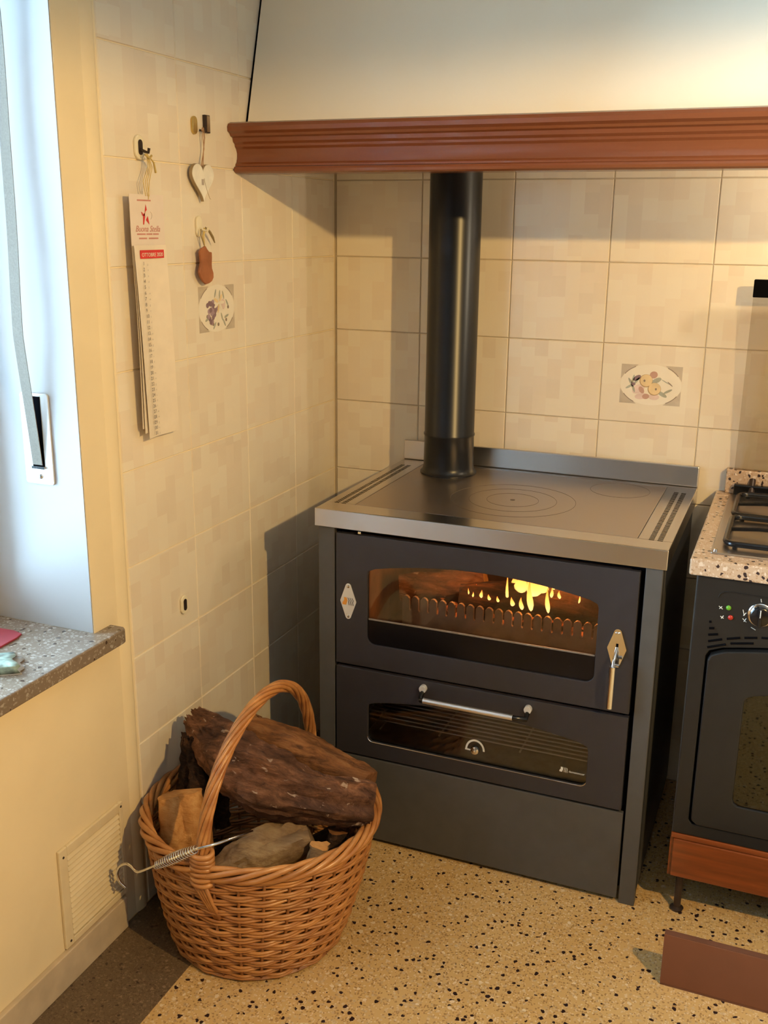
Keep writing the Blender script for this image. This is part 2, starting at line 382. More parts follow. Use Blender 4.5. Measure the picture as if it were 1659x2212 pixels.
def decor(tile, fruit):
    # printed fruit motif, flat on the tile: corner spandrels round a pale oval
    W_, H_ = .152, .100; cx, cz = TW/2, TH/2-.001; mbs = MB(); mats = []
    def poly(pts, m, lift):
        if m not in mats: mats.append(m)
        mbs.cm = mats.index(m); mbs.add([(cx+x, -T-lift, cz+z) for x, z in pts], [tuple(range(len(pts)))])
    def ell(x, z, a, b, rot, m, lift, k=14):
        c, s_ = math.cos(rot), math.sin(rot)
        poly([(x+a*math.cos(t)*c-b*math.sin(t)*s_, z+a*math.cos(t)*s_+b*math.sin(t)*c) for t in [2*math.pi*i/k for i in range(k)]], m, lift)
    tau = mat('taupe_print', (.52, .44, .33), .35); tau2 = mat('taupe_line_print', (.26, .20, .15), .35); ov = mat('ivory_print', (.80, .73, .59), .3, noise_amt=.01)
    ell(0, 0, W_*.5, H_*.52, 0, ov, .0001, 40)
    for sx in (-1, 1):
        for sz in (-1, 1):
            arc = [(math.cos(t)*W_*.49, math.sin(t)*H_*.52) for t in [math.radians(a) for a in range(28, 63, 5)]]
            pts = [(W_/2, H_*.12)]+[(min(x+.002, W_/2), z) for x, z in arc]+[(W_*.22, H_/2), (W_/2, H_/2)]
            poly([(sx*x, sz*z) for x, z in pts], tau, .0002)
            ln = [(x, z) for x, z in arc]+[(x+.0014, z+.0014) for x, z in reversed(arc)]
            poly([(sx*x, sz*z) for x, z in ln], tau2, .0003)
    peach = mat('peach_print', (.74, .56, .30), .35); rim = mat('peach_edge_print', (.40, .26, .12), .35); leaf = mat('sage_leaf_print', (.38, .38, .30), .35)
    rose = mat('rose_print', (.50, .30, .22), .35); plum = mat('plum_print', (.23, .15, .17), .35); pink = mat('pale_pink_print', (.70, .54, .47), .35)
    if fruit == 'peach':
        ell(-.030, -.012, .017, .011, .5, pink, .0002); ell(-.022, -.030, .016, .008, .2, pink, .0002); ell(.010, -.030, .014, .008, 0, pink, .0002)
        for x, z, a, b, r_, m in ((-.050, .004, .013, .003, 2.1, leaf), (-.045, .010, .014, .003, 1.4, leaf), (-.036, .008, .012, .003, .9, leaf), (-.052, -.006, .012, .003, -2.6, leaf), (-.043, -.010, .012, .003, -1.2, leaf),
                                  (-.035, .016, .011, .006, .6, plum), (.006, .026, .010, .009, .3, rose), (-.022, -.014, .010, .006, -1.0, rose), (-.010, -.030, .009, .007, .2, rose),
                                  (.014, .012, .013, .006, .5, leaf), (.036, .010, .012, .0012, -.5, leaf), (.048, .005, .009, .0014, -.7, tau2), (.030, -.022, .014, .005, -.5, leaf), (.044, -.014, .012, .003, .5, leaf)): ell(x, z, a, b, r_, m, .0003)
        ell(-.043, .0, .005, .004, 0, plum, .0004)
        for x, z in ((-.012, .010), (.010, -.010)):
            ell(x, z, .0166, .0166, 0, rim, .0004, 24); ell(x+.0006, z+.0008, .0152, .0152, 0, peach, .0005, 24); ell(x+(.004 if x > 0 else -.004), z, .0026, .0030, 0, tau2, .0006)
    else:
        random.seed(3)
        for i in range(26): ell(-.018+random.gauss(0, .010), -.002+random.gauss(0, .013), .0062, .0058, 0, plum if i % 3 else mat('violet_print', (.36, .26, .30), .35), .0003+i*.00002, 10)
        for a in range(7): ell(.008+.013*math.cos(a*.9), .012+.013*math.sin(a*.9), .010, .0035, a*.9, peach if a % 2 else ov, .0009)
        for x, z, r_ in ((.012, .030, 1.4), (.028, .028, 1.9), (-.006, .033, 1.2), (.030, -.034, -1.0), (-.042, -.022, .4), (-.012, -.038, .9), (.040, -.020, .3), (.044, .010, 2.2), (.020, -.020, -1.2)): ell(x, z, .010, .0028, r_, leaf, .0004)
        for x, z in ((-.042, -.016), (.038, -.028), (.004, -.036), (.048, .0), (-.018, -.034)): ell(x, z, .004, .004, 0, tau2, .0005)
        ell(.026, .008, .009, .012, .2, pink, .0008)
    me = bpy.data.meshes.new('fruit_print'); me.from_pydata(mbs.v, [], mbs.f)
    for m in mats: me.materials.append(m)
    for p, i in zip(me.polygons, mbs.mi): p.material_index = i
    o = bpy.data.objects.new('fruit_print', me); COL.objects.link(o); o.parent = tile; return o
decor(tiles[('b', 3, 5)], 'peach'); decor(tiles[('l', 1, 6)], 'berries')

# ------------------------------------------------------------------ hood and mantel
HX1 = 1.95
h = thing('chimney_hood', (XL, .1, 1.60), 'cream sloping chimney hood above the wooden mantel moulding', 'hood')
prof = [(.118, 1.698), (.1985, 1.974), (.41, 2.695), (.425, 2.695), (.212, 1.974), (.132, 1.698)]
hb = MB().prism(prof, 'x', XL+.006, HX1)
hb.prism([(.132, 1.70), (YB-.002, 1.70), (YB-.002, 2.695), (.425, 2.695)], 'x', HX1-.012, HX1)
hb.build('hood_panel', M_HOOD, h)
MB().prism([(.120, 1.7035), (.2005, 1.974), (.412, 2.695), (.59, 2.695), (.59, 1.7035)], 'x', XL+.001, XL+.005).build('hood_gap', M_BLACK, h, label='dark gap along the wall')
m_ = thing('mantel_moulding', (XL, .06, 1.593), 'long reddish-brown wooden mantel moulding with stepped profile around the hood', 'moulding')
mp = [(.132, 1.703), (.051, 1.7005), (.042, 1.697), (.037, 1.690), (.038, 1.681), (.047, 1.676), (.050, 1.671), (.059, 1.668), (.061, 1.660), (.068, 1.655), (.069, 1.650),
      (.0745, 1.645), (.0775, 1.636), (.077, 1.626), (.074, 1.617), (.069, 1.6125), (.069, 1.609), (.063, 1.6065), (.0605, 1.602), (.0625, 1.5965), (.070, 1.593), (.132, 1.593)]
MB().prism(mp, 'x', XL+.001, HX1).build('front_moulding', M_MANTEL, m_, smooth=25)
MB().box((HX1-.03, .132, 1.593), (HX1, YB-.002, 1.703)).build('side_moulding', M_MANTEL, m_)

# ------------------------------------------------------------------ stove
S = thing('wood_stove', (.4, .29, 0), 'anthracite wood-burning range cooker with steel top, fire window and lit fire inside', 'stove')
W, D, H, TK = .801, .584, .850, .042
y0 = .006
# worktop with raised back, frame around the cooking plate
px0, px1, py0, py1 = .073, .729, .066, .550
wt = MB(); wt.box((0, .004, H-TK), (W, py0, H)).box((0, py0, H-TK), (px0, py1, H)).box((px1, py0, H-TK), (W, py1, H)).box((0, py1, H-TK), (W, D, H))
wto = wt.build('worktop', M_STEEL, S, bevel=.0015)
box((0, 0, H-TK), (W, .0038, H)).build('front_edge', M_BRUSH, S, bevel=.0012)
bs = MB().box((0.0, D-.012, H+.0005), (W, D+.001, H+.054)); bs.build('back_upstand', M_BRUSH, S, bevel=.003)
box((px0+.001, py0+.001, H-.03), (px1-.001, py1-.001, H-.0002)).build('cooking_plate', M_PLATE, S, bevel=.0012)
def circ(x, y, r, z, k=64, a0=0, a1=360): return [(x+r*math.cos(math.radians(a0+(a1-a0)*i/k)), y+r*math.sin(math.radians(a0+(a1-a0)*i/k)), z) for i in range(k+(0 if a1-a0 == 360 else 1))]
M_GROOVE = mat('plate_ring_groove', (.20, .165, .14), .5, metal=.8)
for x, y, r in ((.402, .262, .150), (.402, .262, .105), (.402, .262, .062), (.624, .465, .073)):
    MB().tube(circ(x, y, r, H-.0001), .0005, 5, closed=True).build('plate_ring', M_GROOVE, S)
MB().lathe([(0, 0), (.006, 0), (.006, .0006), (0, .0006)], (.402, .262, H-.0002), k=16).build('plate_knob', M_GROOVE, S)
for sx in (.035, .766):
    vs_ = MB()
    for i in range(46):
        yy = .065+i*.0096
        for dx in (-.009, .009): vs_.box((sx+dx-.0055, yy, H), (sx+dx+.0055, yy+.0034, H+.0003))
    vs_.build('vent_slots', M_BLACK, S)['kind'] = 'stuff'
# flue pipe
PX, PY = .167, .472
f = MB().lathe([(.075, 0), (.075, .004), (.069, .010), (.0665, .022), (.0655, .10), (.0675, .103), (.0675, .107), (.0655, .110), (.065, .95)], (PX, PY, H), k=64)
fp = f.build('flue_pipe', M_PIPE, S, smooth=35)
# carcass
cb = MB(); cb.box((.007, .02, .03), (.012, D-.01, H-TK)).box((W-.012, .02, .03), (W-.007, D-.01, H-TK)).box((.012, D-.016, .03), (W-.012, D-.010, H-TK)).box((.012, .03, .03), (W-.012, D-.016, .036))
cb.build('carcass', M_BODY, S)
for a, b in ((.007, .0485), (.7585, W-.007)): box((a, y0-.001, 0), (b, .030, H-TK)).build('corner_post', M_BODY, S, bevel=.0015)
for a, b in ((.03, .07), (W-.07, W-.03)): box((a, D-.07, 0), (b, D-.03, .03)).build('foot', M_BLACK, S)
fr = MB()        # dark front frame seen in the gaps
fr.box((.0485, .020, .797), (.7585, .030, H-TK)).box((.0485, .020, .462), (.7585, .030, .474)).box((.0485, .020, .228), (.7585, .030, .240)).box((.0485, .020, .035), (.056, .030, .797)).box((.745, .020, .035), (.7585, .030, .797))
fr.build('inner_frame', M_BLACK, S)
box((.110, -.001, .8005), (.118, .01, .8065)).build('bolt', M_CHROME, S, bevel=.001)
box((.120, .012, .8005), (.6, .022, .8045)).build('damper_rail', M_BLACK, S)
def arch(x0, x1, z0, zs, zm, r, n=26):
    pts = []
    for a in range(180, 271, 15): pts.append((x0+r+r*math.cos(math.radians(a)), z0+r+r*math.sin(math.radians(a))))
    for i in range(1, 12): pts.append((x0+r+(x1-x0-2*r)*i/12, z0))
    for a in range(270, 361, 15): pts.append((x1-r+r*math.cos(math.radians(a)), z0+r+r*math.sin(math.radians(a))))
    rr = .012
    for i in range(n+1):
        t = i/n; x = x1+(x0-x1)*t; z = zs+(zm-zs)*(1-(2*t-1)**2)
        if i == 0: pts += [(x1, zs-rr), (x1-.003, zs-.003)]
        elif i == n: pts += [(x0+.003, zs-.003), (x0, zs-rr)]
        else: pts.append((x, z))
    return pts
def outer_for(inner, X0, X1, Z0, Z1):
    cx, cz = (X0+X1)/2, (Z0+Z1)/2; out = []
    for x, z in inner:
        dx, dz = x-cx, z-cz
        k = min((X1-cx)/abs(dx) if abs(dx) > 1e-9 else 1e9, (Z1-cz)/abs(dz) if abs(dz) > 1e-9 else 1e9); out.append([cx+dx*k, cz+dz*k])
    for c in ((X0, Z0), (X1, Z0), (X1, Z1), (X0, Z1)):
        i = min(range(len(out)), key=lambda j: (out[j][0]-c[0])**2+(out[j][1]-c[1])**2); out[i] = list(c)
    return out
def door(X0, X1, Z0, Z1, inner, name, glassm):
    d = MB().ring(outer_for(inner, X0, X1, Z0, Z1), inner, 'y', y0-.004, y0+.010).build(name, M_DOOR, S, bevel=.0012)
    MB().prism(inner, 'y', y0+.004, y0+.008).build('pane', glassm, d)
    return d
fin = arch(.133, .668, .531, .716, .746, .020)
fd = door(.0535, .7485, .472, .797, fin, 'fire_door', M_FIREGLASS)
low = [p for p in fin if p[1] < .591]
lowp = sorted([p for p in low if p[0] < .4], key=lambda p: -p[1]); lowq = sorted([p for p in low if p[0] >= .4], key=lambda p: p[1])
band = [(.133, .591)]+[p for p in fin if p[1] < .5905]+[(.668, .591)]
MB().prism(band, 'y', y0+.0015, y0+.0038).build('glass_strip', M_BLKGLASS, fd, label='black printed strip along the bottom of the glass')
box((.135, y0+.0015, .5905), (.666, y0+.0036, .5945)).build('glass_trim', mat('dull_seam', (.20, .17, .14), .5), fd, label='bright seam above the black strip')
oin = arch(.136, .667, .277, .379, .405, .014)
od = door(.0535, .7485, .237, .4635, oin, 'oven_door', M_OVENGLASS)
box((.0535, y0-.003, .012), (.7535, y0+.010, .2305)).build('base_panel', M_BODY, S, bevel=.0015)
# emblem on fire door: diamond plate with two screws and printed sign
def diamond(cx, cz, w_, h_, r, n=5):
    pts = []
    for k, (dx, dz) in enumerate(((0, h_/2), (w_/2, 0), (0, -h_/2), (-w_/2, 0))):
        a0 = {0: 120, 1: 60, 2: -60, 3: -120}[k]
        cxk, czk = cx+dx*(1-r/(abs(dx)+abs(dz))*1.6), cz+dz*(1-r/(abs(dx)+abs(dz))*1.6)
        base = {0: (150, 30), 1: (30, -30), 2: (-30, -150), 3: (-150, -210)}[k]
        for i in range(n): a = math.radians(base[0]+(base[1]-base[0])*i/(n-1)); pts.append((cxk+r*math.cos(a), czk+r*math.sin(a)))
    return pts
em = MB().prism(diamond(.0855, .632, .049, .097, .007), 'y', y0-.0056, y0-.0042).build('emblem', M_SILVER, fd, label='silver diamond emblem plate')
for z in (.669, .595): MB().lathe([(0, -.0012), (.0035, -.0008), (.0042, 0)], (.0855, y0-.0056, z), 'y', 14).build('screw', M_CHROME, em, smooth=50)
def wavemark(x, z, s, parent, m1, m2, yy, step):
    # curved block followed by three wavy strokes
    q = MB().prism([(x+a*s, z+b*s) for a, b in ((-9, -8), (-1, -8), (2, 2), (0, 8), (-6, 8), (-5, 3), (-7, -1), (-9, -3))], 'y', yy-.0004, yy); q.build('logo_block', m1, parent)
    for k in range(3):
        w_ = MB(); P = [(x+(4+k*4.5+dx)*s, z+dz*s) for dx, dz in ((-2, 8), (1.2, 3), (0, -2), (1.2, -8))]
        for a, b in zip(P, P[1:]): w_.add([(a[0], yy-.0004, a[1]), (a[0]+1.6*s, yy-.0004, a[1]), (b[0]+1.6*s, yy-.0004, b[1]), (b[0], yy-.0004, b[1])], [(0, 1, 2, 3)])
        w_.build('logo_stroke', m2, parent)
wavemark(.0815, .632, .00115, em, M_ORANGE, M_DARKPRINT, y0-.0058, 0)
# latch on fire door
lt = MB().prism(diamond(.7125, .620, .050, .100, .008), 'y', y0-.0066, y0-.0042).build('latch_plate', M_CHROME, fd, label='chrome diamond latch plate')
for dx in (-.003, .003): MB().lathe([(0, -.0016), (.0024, -.001), (.003, 0)], (.7125+dx, y0-.0066, .656), 'y', 12).build('screw', M_CHROME, lt, smooth=50)
box((.7105, y0-.0072, .612), (.7155, y0-.0066, .632)).build('latch_slot', M_BLACK, lt)
lh = MB().tube([(.713, y0-.006, .622), (.713, y0-.022, .612), (.7115, y0-.030, .600), (.711, y0-.034, .588)], .0035, 10)
lho = lh.build('latch_handle', M_CHROME, fd, smooth=50)
MB().tube([(.711, y0-.034, .590), (.7105, y0-.034, .494)], .0072, 16).build('grip', M_CHROME, lho, smooth=50)
MB().lathe([(0, -.006), (.004, -.005), (.004, .004), (0, .005)], (.719, y0-.030, .592), 'x', 12).build('screw', M_CHROME, lho, smooth=50)
# oven door handle
hy = y0-.040
ba, bb = at(914, 1513, 'y', hy), at(1107, 1551, 'y', hy); hz = (ba.z+bb.z)/2
for (mx_, my_), e_, s_ in (((912, 1490), ba, -1), ((1139, 1535), bb, 1)):
    c_ = at(mx_, my_, 'y', y0-.016)
    MB().prism(diamond(c_.x, c_.z, .027, .029, .008), 'y', y0-.016, y0-.0042).build('handle_mount', M_SILVER, od, bevel=.001)
    MB().tube([(c_.x, y0-.010, c_.z-.006), (c_.x, y0-.028, c_.z-.016), (e_.x+s_*.006, hy, hz), (e_.x, hy, hz)], .0058, 10).build('handle_arm', M_BLKGLOSS, od, smooth=50)
MB().tube([(ba.x, hy, hz), (bb.x, hy, hz)], .0066, 20).build('handle_bar', M_RACK, od, smooth=50)
MB().tube([(x, y0-.0035, z) for x, z in oin[:24] if z < .30], .0010, 5).build('window_bevel', M_STEEL, od)
# thermometer printed/mounted on oven glass
tx, tz = .4055, .3085
th = MB().lathe([(0, -.010), (.0035, -.0095), (.0045, -.006), (.0095, -.004), (.0105, 0)], (tx, y0+.003, tz), 'y', 28).build('thermometer', M_CHROME, od, smooth=50)
a_ = MB(); k = 24; ai = [(tx+.019*math.cos(math.pi*i/k), tz+.022*math.sin(math.pi*i/k)) for i in range(k+1)]; ao = [(tx+.0235*math.cos(math.pi*i/k), tz+.027*math.sin(math.pi*i/k)) for i in range(k+1)]
a_.add([(x, y0+.0035, z) for x, z in ai+ao], [(i, i+1, k+2+i, k+1+i) for i in range(k)]); a_.build('dial_arc', M_MARK, th)
box((tx-.024, y0+.003, tz-.003), (tx-.006, y0+.0036, tz+.0005)).build('dial_pointer', M_MARK, th)
wavemark(.612, .305, .00075, od, M_MARK, M_MARK, y0+.0036, 0)
text('demanincor', 'maker_text', M_MARK, od, (.626, y0+.0034, .3005), (1, 0, 0), (0, 0, 1), .0075, depth=.0001)
# firebox
fb = MB(); a, b, c, d_, e, g_ = .085, .715, .034, .42, .488, .785
fb.box((a-.01, c, e-.01), (b+.01, d_, e)).box((a-.01, c, g_), (b+.01, d_, g_+.01)).box((a-.01, c, e), (a, d_, g_)).box((b, c, e), (b+.01, d_, g_)).box((a-.01, d_, e-.01), (b+.01, d_+.01, g_+.01))
fbo = fb.build('firebox', M_BRICK, S)
g = MB(); gy = .115; n = 21; gx0 = .178; pit = .0232; pts = [(gx0, .50)]
for i in range(n):
    xa = gx0+i*pit; xb = xa+pit*.76; zt = .622-.00012*i*i*0
    pts += [(xa, .588 if i else .56), (xa, zt-.006), (xa+.004, zt-.001), (xa+pit*.36, zt+.001), (xb-.004, zt-.001), (xb, zt-.006), (xb, .588), ((xb+xa+pit)/2, .5845)]
pts += [(gx0+n*pit, .56), (gx0+n*pit, .50)]
g.prism(pts, 'y', gy, gy+.008).build('fuel_guard', M_GUARD, S)
random.seed(11)
def log_mesh(path, rad, seg=40, k=22, amp=.25, seed=0, flat=0, endflat=True):
    P = [Vector(p) for p in path]; n = len(P)
    def cr(t):
        x = t*(n-1); i = min(int(x), n-2); u = x-i; p0, p1, p2, p3 = P[max(i-1, 0)], P[i], P[i+1], P[min(i+2, n-1)]
        return .5*((2*p1)+(p2-p0)*u+(2*p0-5*p1+4*p2-p3)*u*u+(3*p1-p0-3*p2+p3)*u**3)
    def rr(t):
        x = t*(len(rad)-1); i = min(int(x), len(rad)-2); u = x-i; return rad[i]*(1-u)+rad[i+1]*u
    m = MB(); vs = []; up = Vector((0, 0, 1))
    for i in range(seg+1):
        t = i/seg; p = cr(t); tg = (cr(min(1, t+.02))-cr(max(0, t-.02))).normalized()
        u = (up-tg*up.dot(tg)).normalized(); up = u; v = tg.cross(u); R = rr(t)
        for j in range(k):
            a = 2*math.pi*j/k; d = u*math.cos(a)+v*math.sin(a)
            lobes = 1+.16*math.sin(3*a+seed)+.10*math.sin(2*a+seed*2+t*2)
            ridge = noise.noise(Vector((math.cos(a)*2.6, math.sin(a)*2.6, t*1.4+seed)))*1.1+noise.noise(Vector((math.cos(a)*7, math.sin(a)*7, t*5+seed)))*.55+noise.noise(Vector((math.cos(a)*15, math.sin(a)*15, t*9+seed)))*.32+noise.noise(Vector((p+d*R)*60))*.28
            e_ = 0
            if not endflat and i >= seg-1: e_ = noise.noise(Vector((j*1.7, seed, i)))*R*1.0
            q = p+d*R*(lobes+amp*ridge)+tg*e_
            if flat: 
                h_ = (q-p).dot(v); 
                if h_ > R*flat: q -= v*(h_-R*flat)
            vs.append(q)
    fs = [(i*k+j, i*k+(j+1) % k, (i+1)*k+(j+1) % k, (i+1)*k+j) for i in range(seg) for j in range(k)]
    c0 = len(vs); vs += [sum((Vector(x) for x in vs[:k]), Vector())/k, sum((Vector(x) for x in vs[seg*k:seg*k+k]), Vector())/k]
    fs += [(c0, (j+1) % k, j) for j in range(k)]; fe = [(c0+1, seg*k+j, seg*k+(j+1) % k) for j in range(k)]
    m.add(vs, fs); m.cm = 1; m.f += fe; m.mi += [1]*len(fe)
    for q in range(seg*k, seg*k+k): m.mi[q] = 1                       # the near end fan too
    return m
M_BURNT = wood_log('burning_log_wood', (.012, .008, .006), (.05, .022, .012), (.16, .06, .02))
def free(o, label, cat, group=None):
    b = [o.matrix_world @ Vector(c) for c in o.bound_box]; c = sum(b, Vector())/8; z = min(q.z for q in b)
    rebase(o, (c.x, c.y, z)); return tag(o, label, cat, group)
free(log_mesh([(.30, .20, .60), (.45, .22, .615), (.66, .23, .60)], [.035, .04, .034], amp=.2, seed=2).build('burning_log', [M_BURNT, M_EMBER], None, smooth=60), 'burning log lying lengthways inside the stove behind the guard', 'log', 'burning logs in the stove')
free(log_mesh([(.40, .30, .655), (.55, .28, .690), (.70, .30, .70)], [.030, .036, .030], amp=.2, seed=5).build('burning_log', [M_BURNT, M_EMBER], None, smooth=60), 'burning log stacked higher at the back right inside the stove', 'log', 'burning logs in the stove')
free(log_mesh([(.13, .22, .60), (.22, .25, .61), (.34, .27, .64)], [.030, .034, .028], amp=.2, seed=8).build('burning_log', [M_BARK, M_PALE], None, smooth=60), 'unburnt brown log at the left inside the stove', 'log', 'burning logs in the stove')
eb = MB(); random.seed(4)
for i in range(170):
    x, y, z = random.uniform(.2, .69), random.uniform(.13, .38), .502+random.random()*.05; s = random.uniform(.008, .02)
    eb.lathe([(0, -s*.7), (s*.8, -s*.3), (s, .1*s), (s*.6, s*.6), (0, s*.7)], (x, y, z), k=6)
eo = eb.build('ember_bed', M_EMBER); eo['kind'] = 'stuff'; rebase(eo, (.45, .25, .49)); tag(eo, 'bed of glowing embers on the stove grate', 'embers')
fl = thing('fire', (.52, .19, .60), 'orange and yellow flames burning behind the stove window', 'fire')
def flame(px, pyt, pyb, wpx, y, lean=0):
    b = at(px, pyb, 'y', y); t = at(px+lean, pyt, 'y', y); hgt = (t-b).length; r = wpx*.00095/2
    m = MB(); prof = [(0, .02), (.55, .08), (.95, .22), (1.0, .34), (.8, .52), (.5, .7), (.22, .88), (0, 1)]; k = 12; vs = []
    for rr, hh in prof:
        c = b.lerp(t, hh)+Vector((math.sin(hh*5+px)*r*.25, 0, 0))
        vs += [c+Vector((rr*r*math.cos(2*math.pi*j/k), rr*r*.6*math.sin(2*math.pi*j/k), 0)) for j in range(k)]
    m.add(vs, [(i*k+j, i*k+(j+1) % k, (i+1)*k+(j+1) % k, (i+1)*k+j) for i in range(len(prof)-1) for j in range(k)])
    m.build('flame', M_FLAME, fl, smooth=180)
for a in ((1145, 1252, 1322, 17, .17), (1128, 1232, 1284, 34, .20), (1150, 1238, 1290, 40, .19), (1168, 1240, 1286, 34, .21), (1114, 1240, 1278, 22, .22), (1183, 1268, 1326, 12, .16), (1096, 1238, 1302, 8, .18), (1126, 1290, 1318, 12, .15),
          (1106, 1290, 1310, 12, .15), (1040, 1274, 1292, 9, .16), (1022, 1278, 1290, 5, .16), (1056, 1284, 1297, 9, .15), (1075, 1288, 1301, 8, .15), (1192, 1268, 1292, 9, .2), (1208, 1276, 1294, 9, .2), (1250, 1284, 1304, 5, .2, 4), (1195, 1250, 1276, 9, .22), (1030, 1262, 1272, 6, .2), (1012, 1270, 1284, 4, .16)):
    flame(*a)
lamp('fire_glow', 'POINT', (.53, .21, .70), 2.3, (1.0, .33, .06), shadow_soft_size=.04)
lamp('fire_glow_2', 'POINT', (.30, .16, .70), .8, (1.0, .45, .14), shadow_soft_size=.04)
# oven cavity with rack
ov = MB(); a, b, c, d_, e, g_ = .075, .725, .034, .48, .245, .462
ov.box((a-.01, c, e-.01), (b+.01, d_, e)).box((a-.01, c, g_), (b+.01, d_, g_+.01)).box((a-.01, c, e), (a, d_, g_)).box((b, c, e), (b+.01, d_, g_)).box((a-.01, d_, e-.01), (b+.01, d_+.01, g_+.01))
ov.build('oven_cavity', mat('oven_enamel', (.085, .08, .075), .3, metal=.3), S)
rk = thing('oven_rack', (.4, .2, .325), 'chrome wire rack inside the lower oven of the stove', 'rack')
for i in range(15): MB().tube([(.082, .072+i*.0195, .303), (.718, .072+i*.0195, .303)], .0022, 8).build('rack_bar', M_RACK, rk, smooth=60)
for x in (.09, .30, .50, .71): MB().tube([(x, .06, .2985), (x, .365, .2985)], .0025, 8).build('cross_bar', M_RACK, rk, smooth=60)
for z_ in (.29, .325, .36): MB().tube([(.150, .050, z_), (.150, .09, z_), (.120, .09, z_)], .002, 6).build('rack_rail', M_RACK, S, smooth=60)
tr = thing('oven_tray', (.4, .2, .248), 'grey baking tray at the bottom of the lower oven', 'tray')
box((.10, .05, .2465), (.70, .42, .249)).build('tray_base', mat('grey_tray', (.48, .48, .48), .3, metal=.8), tr)
MB().tube([(.10, .05, .252), (.70, .05, .252), (.70, .42, .252), (.10, .42, .252)], .004, 6, closed=True).build('tray_rim', M_CHROME, tr)

# ------------------------------------------------------------------ gas cooker
K = thing('gas_cooker', (1.16, .29, 0), 'black gas cooker with pink granite top, partly cut off at the right', 'cooker')
kx0, kx1 = .860, 1.56
box((kx0, .006, .106), (kx0+.004, .56, .808)).build('side_panel', M_COOKSIDE, K, bevel=.002)
box((kx1-.004, .006, .106), (kx1, .56, .808)).build('side_panel', M_COOKSIDE, K, bevel=.002)
box((kx0+.004, .54, .106), (kx1-.004, .56, .808)).build('back_panel', M_COOKSIDE, K)
# granite top as a frame around the hob
gt = MB(); gz0, gz1 = .809, .844; gx0, gx1, gy0, gy1 = .845, 1.58, -.010, .598; hx0, hx1, hy0, hy1 = .892, 1.50, .050, .545
gt.box((gx0, gy0, gz0), (gx1, hy0, gz1)).box((gx0, hy0, gz0), (hx0, hy1, gz1)).box((hx1, hy0, gz0), (gx1, hy1, gz1)).box((gx0, hy1, gz0), (gx1, gy1, gz1))
gt.build('granite_top', M_TOP, K, bevel=.004)
box((.866, .572, gz1), (gx1, .600, .905)).build('granite_upstand', M_TOP, K, bevel=.003)
fc = MB(); dix0, dix1 = .893, 1.527
dp = [(dix0+.008, .243), (dix1-.008, .243), (dix1, .253), (dix1, .636)]
topc = [(dix1-.006, .648)]+[(dix1+(dix0-dix1)*t, .652+.033*(1-(2*t-1)**2)) for t in [i/20 for i in range(1, 20)]]+[(dix0+.006, .648)]
dpoly = dp+topc+[(dix0, .636), (dix0, .253)]
fo = outer_for(dpoly, kx0+.002, kx1-.002, .215, .807)
ff = MB().ring(fo, dpoly, 'y', .000, .012).build('front_panel', M_COOK, K, bevel=.002)
box((kx0+.006, .013, .2155), (kx1-.006, .018, .807)).build('front_backing', M_BLACK, K)
inn = arch(.977, 1.443, .310, .562, .592, .016)
shr = [(x+(.0045 if x < 1.2 else -.0045), z+(.0045 if z < .5 else -.0045)) for x, z in dpoly]
cxo = [(x, z) for x, z in inn]
# door leaf: ring between its own outline and the window
def resample(poly, n, c):
    out = []
    for i in range(n):
        a = 2*math.pi*i/n; d = (math.cos(a), math.sin(a)); best = None
        for p, q in zip(poly, poly[1:]+poly[:1]):
            ex, ez = q[0]-p[0], q[1]-p[1]; den = d[0]*ez-d[1]*ex
            if abs(den) < 1e-12: continue
            t = ((p[0]-c[0])*ez-(p[1]-c[1])*ex)/den; u = ((p[0]-c[0])*d[1]-(p[1]-c[1])*d[0])/den
            if t > 0 and -1e-9 <= u <= 1+1e-9: best = t if best is None else max(best, t)
        out.append((c[0]+d[0]*best, c[1]+d[1]*best))
    return out
cc = (1.21, .45); dl = MB().ring(resample(shr, 180, cc), resample(inn, 180, cc), 'y', -.008, .0125).build('cooker_door', M_COOK, K, bevel=.003)
MB().prism(inn, 'y', -.003, .001).build('pane', M_GAS_GLASS, dl)
box((.985, .0131, .30), (1.44, .0139, .60)).build('inner_glass', mat('brown_green_oven_inside', (.13, .09, .045), .25, noise_amt=.5, scale=6), dl, label='dim brownish interior behind the glass')
# control panel details
MB().tube([at(px, py, 'y', -.0004) for px, py in ((1552, 1290), (1556, 1283), (1564, 1279), (1580, 1279), (1659, 1292))], .0012, 6).build('panel_ridge', M_COOK, K)
for (px, py), m, r_ in (((1574, 1313), mat('green_indicator', (.10, .30, .02), .3, emit=(.2, .5, .03), es=.12), .0052), ((1578, 1334), mat('red_indicator', (.34, .02, .01), .3, emit=(.6, .03, .02), es=.12), .0052)):
    p = at(px, py, 'y', 0); MB().lathe([(0, -.0035), (r_*.7, -.003), (r_, -.001), (r_, 0)], p, 'y', 16).build('indicator_light', m, K, smooth=50, label=('green' if py < 1320 else 'red')+' indicator light')
kc = at(1643, 1328, 'y', 0)
kn = MB().lathe([(.0245, 0), (.0245, -.004), (.022, -.006)], kc, 'y', 36).build('knob_ring', M_CHROME, K, smooth=40)
kb = MB().lathe([(.0205, -.003), (.0195, -.016), (.017, -.018), (0, -.018)], kc, 'y', 36).build('knob', M_BLKGLOSS, K, smooth=40)
box((kc.x-.0035, -.026, kc.z-.019), (kc.x+.0035, -.016, kc.z+.019)).build('knob_grip', M_BLKGLOSS, kb, bevel=.002)
box((kc.x-.0008, -.0265, kc.z+.002), (kc.x+.0008, -.0258, kc.z+.018)).build('knob_mark', M_MARK, kb)
mk = MB()
